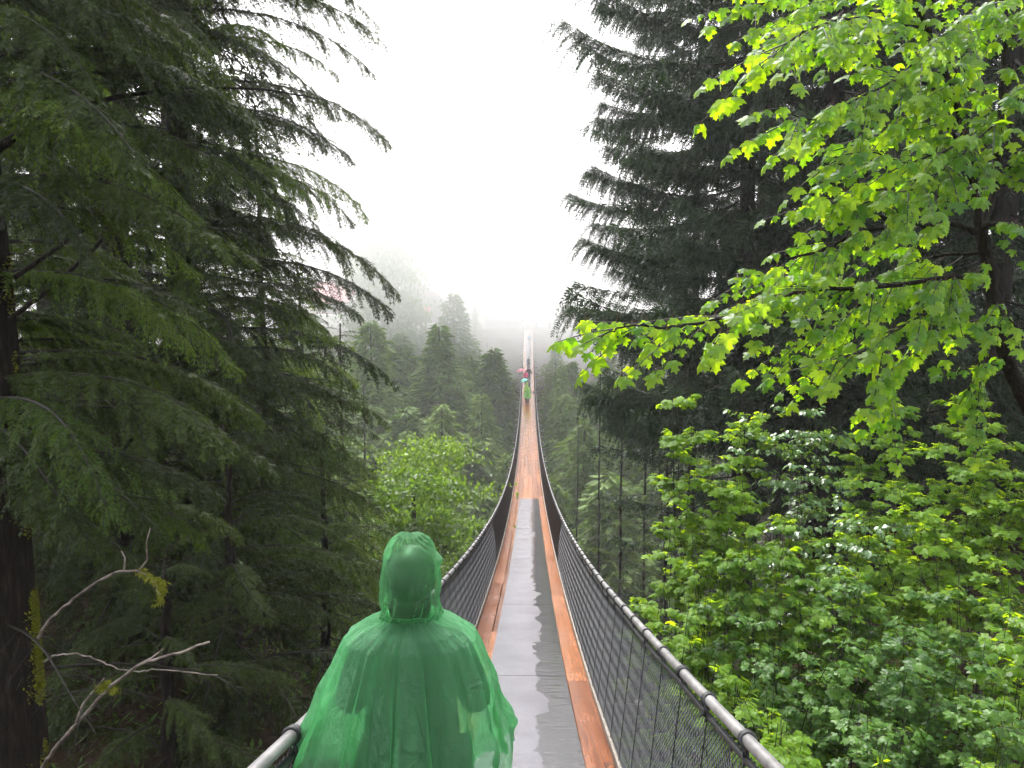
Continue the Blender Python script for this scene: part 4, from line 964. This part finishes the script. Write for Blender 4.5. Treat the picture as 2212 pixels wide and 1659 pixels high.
    if not simple:
        b = MB(); aa = np.linspace(-math.pi*1.15, math.pi*.15, 50)
        b.tube(np.stack([.101*np.cos(aa), .108*np.sin(aa)+.012, 1.484-.010*np.cos(aa*2)+.002*np.sin(aa*9)], -1), .0045, 6); put('neck_seam', b.mesh('neck_seam', M[m], True), t, mat4=M4)

# foreground walker: feet on the deck below, hood top at the measured pixel
pp = at(886, 1245, 2.52)
main, M4 = person(pp.x, pp.y, 'person seen from behind in a translucent green hooded rain poncho, close on the bridge', rz=R(3), scale=.985, shw=.15, grow=.01)
print('hood top z', (at(885,1160,3.05)).z, 'deck', float(deckz(pp.y)), 'need h', at(885,1160,3.05).z-float(deckz(pp.y)))
poncho_mesh(main, M4, 'poncho')
# far walkers
def wy(depth): return depth*math.cos(PITCH)/1.0
for (px, d, lab, kw) in [
    (1139.5, 74.5, 'walker in a lime green rain poncho with dark legs, nearest of the far group', dict(poncho='poncho_lime', rz=R(8))),
    (1138.5, 77.5, 'walker in a yellow-green poncho turning back, just behind the lime one', dict(poncho='poncho_yellow', rz=R(-30), hat=None)),
    (1140.0, 80.5, 'person in a grey coat under the teal umbrella', dict(top='greycloth', arm='umb', rz=R(170))),
    (1136.0, 84.5, 'person in a pink coat under the dark pink umbrella', dict(top='pink', arm='umb', rz=R(180))),
    (1142.5, 86.5, 'person in black with arms at the sides beside the pink coat', dict(top='jacket', arm='side', rz=R(180))),
    (1142.0, 92.0, 'person in navy leaning on the walkway behind the umbrellas', dict(top='navy', arm='front', rz=R(150))),
    (1143.5, 104.0, 'farthest walker with a light blue pack near the foot of the stairs', dict(top='navy', pack='blue', arm='side', rz=0, poncho=None)),
    ]:
    p = at(px, 800, d); random.seed(int(d))
    person(p.x, p.y, lab, fingers=False, scale=kw.pop('scale', 1.0), zoff=.006, **kw)
random.seed(3)
for px, d, m, lab, lean in ((1131, 84.2, 'maroon', 'dark pink open umbrella over the pink coat', (R(-4), R(-12))), (1138.5, 80.2, 'teal', 'teal open umbrella tilted over the grey coat', (R(10), R(-22))),):
    p = at(px, 800, d); parasol('umbrella', p.x-(.12 if m == 'maroon' else 0), p.y, float(deckz(p.y))+(.95 if m == 'maroon' else .68), .55 if m == 'maroon' else .40, 1.02, M[m], lab, lean, cap=.42)
p = at(1141, 800, 72.0); 

# ---------------------------------------------------------------- leaves
HALF = [(.0,.0),(.16,-.10),(.40,-.06),(.34,.06),(.52,.14),(.70,.40),(.50,.42),(.44,.52),(.27,.46),(.24,.66),(.33,.80),(.15,.84),(.0,1.08)]
def maple_leaf(seed, curl=.5, fold=.35, stem=.7):
    g = random.Random(seed); b = MB()
    out = [(x*(1+g.uniform(-.06,.06)), y) for x, y in HALF]; pts = out+[(-x*(1+g.uniform(-.06,.06)), y) for x, y in HALF[-2:0:-1]]
    def bend(x, y):
        r = math.hypot(x, y-.3); return (x, y*(1-.10*curl), -curl*.40*r*r-fold*.30*abs(x)+.03*math.sin(9*x))
    c_ = [(0,0),(0,.3),(0,.62)]
    V = [bend(x,y) for x, y in pts]; n = len(V); V += [bend(0,.30)]; 
    b.add(V, [(q,(q+1)%n,n) for q in range(n)][::-1])
    return b
def leaf_mesh(b, name, m, pet=.5):
    b.tube([(0,0,0),(0,-pet*.5,.03),(0,-pet,.12)], .012, 3, 1, cap=False)
    return b.mesh(name, [m, M['redtwig']], False)
def oval_leaf(seed, curl=.4):
    b = MB(); V = [(0,0,0)]; ys_ = [.15,.35,.6,.82]; ws = [.2,.31,.27,.14]
    f = []
    top = [(w,y_,-curl*.3*y_*y_+.10*w) for y_, w in zip(ys_, ws)]; bot = [(-w,y_,-curl*.3*y_*y_+.10*w) for y_, w in zip(ys_, ws)]; mid = [(0,y_,-curl*.3*y_*y_) for y_ in ys_]
    V = [(0,0,0)]+top+mid+bot+[(0,1,-curl*.33)]
    f4 = [(5+q,1+q,2+q,6+q) for q in range(3)]+[(9+q,5+q,6+q,10+q) for q in range(3)]
    b.add(V, f4); b.F.append((np.array([(0,1,5),(0,5,9),(8,4,13),(12,8,13)])[:, [0,1,2]], 0))
    return b
LV = {'maple': [leaf_mesh(maple_leaf(k, .45+.25*k, .2+.2*k), 'leaf', M['maple']) for k in range(4)],
      'shrub': [leaf_mesh(maple_leaf(9+k, .6, .4), 'leaf', M['shrub'], .3) for k in range(3)],
      'dark': [leaf_mesh(maple_leaf(19+k, .6, .4), 'leaf', M['shrub_dark'], .3) for k in range(3)],
      'oval': [leaf_mesh(oval_leaf(k, .3+.3*k), 'leaf', M['gloss_leaf'], .15) for k in range(3)]}
LVD = {}
for k_, v_ in LV.items():
    LVD[k_] = []
    for me in v_:
        co = np.zeros(len(me.vertices)*3); me.vertices.foreach_get('co', co)
        LVD[k_].append((co.reshape(-1,3), [tuple(p.vertices) for p in me.polygons], [p.material_index for p in me.polygons]))
def leaf_matrix(p, d, nrm_, s):
    yv = Vector(d).normalized(); zv = Vector(nrm_); zv = (zv-yv*zv.dot(yv)).normalized(); xv = yv.cross(zv)
    return Matrix(((xv.x*s,yv.x*s,zv.x*s,p[0]),(xv.y*s,yv.y*s,zv.y*s,p[1]),(xv.z*s,yv.z*s,zv.z*s,p[2]),(0,0,0,1)))
def add_leaves(t, kind, ML, nparts=300):
    """ML: list of world matrices; the nearest become parts, the rest one mesh"""
    ML = sorted(ML, key=lambda m_: (m_.translation-CAM).length/m_.to_scale()[0])
    vis = []; rest_ = []
    for m_ in ML:
        v = m_.translation-CAM; d = v.dot(fw); u_ = v.dot(rt)/max(d,.1)*F+CX; w_ = -v.dot(up)/max(d,.1)*F+CY
        (vis if (0 < u_ < 2240 and -40 < w_ < 1700 and len(vis) < nparts) else rest_).append(m_)
    for m_ in vis: put('leaf', random.choice(LV[kind]), t, mat4=m_)
    if rest_:
        b = MB()
        for vi in range(len(LVD[kind])):
            co, fs, mi = LVD[kind][vi]; sel = rest_[vi::len(LVD[kind])]
            if not sel: continue
            Mx = np.array([[list(r) for r in m_] for m_ in sel]); 
            Vw = np.einsum('nij,vj->nvi', Mx[:,:3,:3], co)+Mx[:,None,:3,3]
            base0 = b.n; b.V.append(Vw.reshape(-1,3)); b.n += Vw.shape[0]*Vw.shape[1]
            off = base0+np.arange(len(sel))[:,None,None]*len(co)
            for sz in (3,4):
                for mm in (0,1):
                    ff = [f for f, q in zip(fs, mi) if len(f) == sz and q == mm]
                    if ff: b.F.append(((np.array(ff)[None]+off).reshape(-1, sz), mm))
        o = b.mesh('foliage', [M[{'maple':'maple','shrub':'shrub','dark':'shrub_dark','oval':'gloss_leaf'}[kind]], M['redtwig']])
        tag(put('foliage', o, t, loc=(0,0,0)), kind='stuff')

# --- the maple overhanging from the right
def pl(pts): return [Vector(at(*p)) for p in pts]
limbs = {
 'trunk': ([(2330,1180,4.9),(2255,960,4.9),(2212,862,4.9),(2169,763,4.8),(2144,640,4.8),(2132,560,4.8),(2118,491,4.8)], .050, .040),
 'a': ([(2118,491,4.8),(2100,364,4.8),(2075,255,4.75),(2039,145,4.7),(1988,29,4.6),(1950,-80,4.6)], .030, .012),
 'b': ([(2118,491,4.8),(2151,400,4.9),(2162,255,4.9),(2173,36,5.0),(2180,-100,5.0)], .026, .014),
 'c': ([(2112,505,4.8),(2080,490,4.8),(2038,484,4.8),(1962,487,4.7),(1864,500,4.6),(1780,540,4.5),(1700,560,4.4)], .020, .006),
 'd': ([(2134,598,4.8),(2040,600,4.6),(1918,618,4.5),(1736,630,4.35),(1637,668,4.25),(1523,696,4.2),(1440,706,4.15),(1371,704,4.1),(1320,716,4.05),(1290,735,4.0)], .016, .003),
 'e': ([(2095,345,4.8),(2064,300,4.9),(1994,207,5.0),(1907,134,5.1),(1820,69,5.2),(1740,30,5.2)], .014, .005),
 'f': ([(2118,491,4.8),(2170,482,4.6),(2240,500,4.5)], .018, .010),
 'g': ([(2120,545,4.8),(2000,560,4.9),(1880,640,5.0),(1780,720,5.1),(1700,740,5.2)], .012, .004),
 'h': ([(2060,215,4.75),(1960,170,4.5),(1850,215,4.3),(1760,260,4.2),(1680,230,4.1)], .009, .003),
 'i': ([(1950,487,4.7),(1880,420,4.5),(1800,440,4.4)], .007, .003),
 'j': ([(2150,680,4.8),(2080,700,4.9),(1990,740,5.0),(1930,820,5.1),(1915,870,5.1)], .009, .003),
 'k': ([(1990,60,4.6),(1850,40,4.4),(1760,60,4.2),(1700,95,4.1),(1665,130,4.0)], .010, .003),
 'l': ([(2165,250,4.9),(2100,200,5.2),(2000,60,5.4)], .008, .003),
 'm': ([(1740,30,5.2),(1680,0,5.0),(1630,20,4.9)], .005, .002),
 'n': ([(2168,180,4.9),(2220,140,4.7),(2260,200,4.6)], .008, .004),
 'o': ([(2100,300,4.8),(2030,330,4.4),(1960,350,4.3),(1880,330,4.2),(1800,340,4.15)], .008,.003),
 'p': ([(2170,770,4.8),(2120,800,4.7),(2090,850,4.7)], .006,.003),
 'r': ([(2162,255,4.9),(2080,330,4.7),(1990,400,4.5),(1900,425,4.4)], .007,.003),
 's': ([(2151,400,4.9),(2200,340,4.7),(2260,300,4.6)], .008,.004),
 't': ([(2039,145,4.7),(1960,250,4.9),(1880,300,5.0),(1790,330,5.0)], .007,.003),
 'u': ([(2132,560,4.8),(2060,640,4.5),(1960,700,4.35),(1870,755,4.3),(1810,770,4.3)], .007,.003),
 'v': ([(2144,640,4.8),(2190,700,4.6),(2240,720,4.5)], .007,.003),
 'w': ([(1988,29,4.6),(1900,-20,4.8),(1800,-5,4.9),(1720,35,4.9)], .007,.003),
 'x': ([(2173,36,5.0),(2120,20,4.7),(2060,60,4.5),(1990,120,4.4)], .006,.003),
 'y': ([(2173,36,5.0),(2200,60,4.6),(2230,20,4.5)], .006,.003),
 'q': ([(1880,640,5.0),(1800,600,5.2),(1700,600,5.3),(1640,590,5.3)], .006,.002),
}
tx = at(2330,1180,4.9)
mt = empty('maple_tree', (tx.x, tx.y, gz(tx.x, tx.y)), 'maple with glowing yellow-green leaves arching in from the right edge', 'tree')
rg = random.Random(21); ML = []
def smooth(P, k=6):
    A = np.array([tuple(p) for p in P]); n = len(A); out = []
    for i_ in range(n-1):
        p0, p1, p2, p3 = A[max(i_-1,0)], A[i_], A[i_+1], A[min(i_+2,n-1)]
        for s_ in np.linspace(0,1,k,endpoint=False):
            out.append(.5*((2*p1)+(-p0+p2)*s_+(2*p0-5*p1+4*p2-p3)*s_**2+(-p0+3*p1-3*p2+p3)*s_**3))
    out.append(A[-1]); return np.array(out)
def leaf_pair(p, dirv, size, g):
    """two opposite drooping leaves on petioles"""
    d = Vector(dirv).normalized(); side = d.cross(Vector((0,0,1))).normalized()
    for s_ in (-1, 1):
        if g.random() < .1: continue
        o = (side*s_*.9+d*g.uniform(0,.6)+Vector((0,-.25,g.uniform(-.1,.3)))).normalized()
        pet = size*g.uniform(.35,.7); q_ = Vector(p)+o*pet*.8+Vector((0,0,-.12*pet))
        ld = (o*g.uniform(.25,.8)+Vector((g.uniform(-.2,.2), g.uniform(-.25,.1), -g.uniform(.9,2.0)))).normalized()
        nz = (Vector((0,0,1))*g.uniform(.3,1)+o*.8+Vector((g.uniform(-.3,.3), g.uniform(-.6,.1), 0))).normalized()
        ML.append(leaf_matrix(q_, ld, nz, size*g.uniform(.75,1.2)))
for key, (pts, r0, r1) in limbs.items():
    Q = smooth(pl(pts)); Q[1:-1] += RNG.normal(size=(len(Q)-2,3))*.004
    if key == 'trunk': Q = np.vstack([[tx.x+.5, tx.y+.1, gz(tx.x,tx.y)-.2], Q])
    b = MB(); b.tube(Q, np.linspace(r0, r1, len(Q)), 8); put('trunk' if key == 'trunk' else 'limb', b.mesh('limb', M['bark'], True), mt)
    if key == 'trunk': continue
    Ls_ = np.concatenate([[0], np.cumsum(np.linalg.norm(np.diff(Q, axis=0), axis=1))]); tot = Ls_[-1]
    s_ = (.25 if key in 'abcd' else .08); tw = MB()
    if key in 'cd': s_ = .25
    while s_ < tot:
        p = np.array([np.interp(s_, Ls_, Q[:,k]) for k in range(3)]); p2 = np.array([np.interp(min(s_+.05,tot), Ls_, Q[:,k]) for k in range(3)]); tg = nrm(p2-p) if s_ < tot-.05 else nrm(Q[-1]-Q[-2])
        thin = np.interp(s_, [0,tot], [r0, r1]) < .009
        if thin: leaf_pair(p, tg, rg.uniform(.045,.085), rg)
        # leafy twig
        for _ in range(rg.choice((1,1,2,3))):
            ln = rg.uniform(.14,.55); sd_ = rg.choice((-1,1))
            d_ = nrm(tg*.6+nrm(np.cross(tg,[0,0,1.]))*sd_*rg.uniform(.2,.9)+np.array([-.25,-.1,rg.uniform(-.75,.25)]))
            e_ = [p+d_*ln*u_+np.array([0,0,-.12*ln*u_*u_]) for u_ in (0,.35,.7,1)]; tw.tube(e_, [.0045,.0035,.0028,.002], 4, cap=False)
            u_ = .25
            while u_ <= 1.01:
                leaf_pair(p+d_*ln*u_+np.array([0,0,-.12*ln*u_*u_]), d_, rg.uniform(.042,.086), rg); u_ += rg.uniform(.07,.10)/ln
            ML.append(leaf_matrix(e_[-1], Vector(d_)+Vector((0,0,-.7)), Vector((0,-.3,1)), rg.uniform(.07,.095)))
        s_ += rg.uniform(.07,.13)
    if tw.n: put('twigs', tw.mesh('twigs', M['twig'], True), mt)
open('/tmp/ml.txt','w').write(str(len(ML)))
add_leaves(mt, 'maple', ML)

# --- shrubs on the right bank
SH = [(1480,855,95,8.6,'shrub','yellow-green maple shoots left of the glossy shrub, against the cedar shade'),
 (1470,960,90,8.8,'shrub','pale maple sapling under the leftmost shoots beside the thin poles'),
 (1900,895,95,9.8,'shrub','bright sapling reaching up to the lower maple sprays'),
 (2130,850,90,9.2,'shrub','sapling tucked under the maple trunk at the right edge'),
 (1600,900,85,9.4,'shrub','sparse maple sapling between the shoots and the glossy shrub'),
 (1690,905,110,9.0,'oval','glossy oval-leaved shrub below the long maple branch'),
 (1560,1050,95,8.4,'shrub','maple sapling with drooping leaf umbrellas beside the poles'),
 (1770,960,110,9.2,'oval','arching oval-leaved shrub in the middle of the right bank'),
 (1930,1000,120,8.8,'shrub','broad bright sapling right of the arching shrub'),
 (2090,935,110,8.4,'shrub','sapling with layered leaves under the maple trunk'),
 (2150,1060,110,8.0,'shrub','leafy sapling below the layered one at the right edge'),
 (1660,1110,120,8.2,'shrub','dense sapling in the bank centre left'),
 (1820,1120,130,8.0,'oval','dense glossy shrub in the bank centre'),
 (1990,1150,130,7.6,'shrub','dense sapling in the bank centre right'),
 (1470,1180,75,7.8,'shrub','yellowish sapling standing over the handrail'),
 (1600,1230,105,7.4,'shrub','sapling above the red dead leaf cluster'),
 (1760,1250,120,7.2,'shrub','round sapling below the glossy centre shrub'),
 (1930,1280,130,6.9,'dark','blue-green currant bush in the lower bank'),
 (2130,1240,110,6.8,'shrub','bright sapling above the yellow shoots'),
 (2170,1360,95,6.0,'maple','yellow-green maple shoots at the lower right edge'),
 (1400,1262,45,7.0,'shrub','small sprig poking up just beyond the handrail'),
 (1490,1310,85,6.8,'shrub','rounded low sapling touching the handrail'),
 (1640,1350,110,6.6,'dark','dark low bush with arching stems'),
 (1800,1400,120,6.2,'dark','dark currant bush low in the bank centre'),
 (2000,1430,130,6.0,'dark','wide dark bush low on the right'),
 (1560,1440,80,6.2,'shrub','bright low leaves close to the handrail'),
 (1690,1500,80,5.6,'shrub','sapling over the handrail wraps, lower right'),
 (2140,1520,100,5.6,'dark','dark bush in the lower right corner'),
 (1730,1590,75,5.2,'shrub','bright sprigs beside the nearest handrail wraps'),
 (1870,1560,100,5.6,'dark','dim bush at the bottom edge'),
 (1915,1625,50,4.8,'maple','single bright maple sprig at the bottom edge'),
 (2125,1640,50,4.7,'maple','maple sprig in the bottom right corner')]
for px, py, rad, d, kind, lab in SH:
    c0 = at(px, py, d); r = rad*d/F; z0 = gz(c0.x, c0.y); rg = random.Random(int(px*3+py))
    base = Vector((c0.x+rg.uniform(-.1,.1), c0.y+rg.uniform(0,.2), z0-.1))
    t = empty('sapling' if kind in ('shrub','maple') else 'bush', base, lab, 'shrub' if kind in ('dark','oval') else 'sapling')
    ML = []; sm = MB()
    nst = max(4, int(rad/14)); size = {'shrub':.076,'dark':.062,'oval':.066,'maple':.09}[kind]
    for k in range(nst):
        th = rg.uniform(0,6.28); rr_ = r*math.sqrt(rg.random()); tip = Vector((c0.x+rr_*math.cos(th), c0.y+rr_*math.sin(th)*.8, c0.z+r*rg.uniform(-.5,.9)*(1-.4*rr_/r)))
        midp = base.lerp(tip, rg.uniform(.4,.6))+Vector((rg.uniform(-.28,.28), rg.uniform(-.28,.28), .12*r))
        Q = smooth([base, midp, tip], 5); sm.tube(Q, np.linspace(.0055,.002,len(Q)), 5)
        # side twigs in layers
        for w in range(int(13+r*24)):
            u_ = rg.uniform(.45,1); i_ = int(u_*(len(Q)-1)); p = Q[i_]; a = rg.uniform(0,6.28)
            d_ = nrm(np.array([math.cos(a), math.sin(a), rg.uniform(-.1,.35)])); ln = rg.uniform(.12,.34)*(.6+.5*r)
            sm.tube([p, p+d_*ln*.6, p+d_*ln+np.array([0,0,-.04])], [.003,.0022,.0015], 3, cap=False)
            for v_ in range(int(4+ln*30) if kind != 'maple' else 4):
                q_ = p+d_*ln*rg.uniform(.35,1.05)+np.array([rg.uniform(-.03,.03), rg.uniform(-.03,.03), rg.uniform(-.02,.02)])
                a2 = a+rg.uniform(-1.3,1.3); o = Vector((math.cos(a2), math.sin(a2), -rg.uniform(.05,.9)))
                ML.append(leaf_matrix(q_, o, Vector((rg.uniform(-.35,.35), rg.uniform(-.55,.25), 1)), size*rg.uniform(.6,1.25)))
    put('stems', sm.mesh('stems', M['twig'], True), t)
    add_leaves(t, kind, ML, 300)

# ferns and low growth covering the soil near the bridge head, nobody could count it
b = MB(); g = RNG; n = 9000
x = g.uniform(-12, 14, n); y = g.uniform(1.5, 26, n); kp = np.abs(x) > 1.1; x, y = x[kp], y[kp]; n = len(x)
z = ground(x, y); 
for k in range(5):
    a = g.uniform(0,6.28,n); d_ = nrm(np.stack([np.cos(a), np.sin(a), g.uniform(.1,.9,n)], -1)); c_ = np.stack([x,y,z],-1)+g.normal(size=(n,3))*[.12,.12,.05]
    b.diamonds(c_, d_, nrm(np.cross(d_, [[0,0,1.]])+g.normal(size=(n,3))*.2), g.uniform(.08,.28,n), g.uniform(.02,.06,n))
tag(put('ground_cover', b.mesh('ground_cover', M['shrub_dark'])), 'low ferns and leaves covering the soil of the near bank', 'ground cover', kind='stuff')
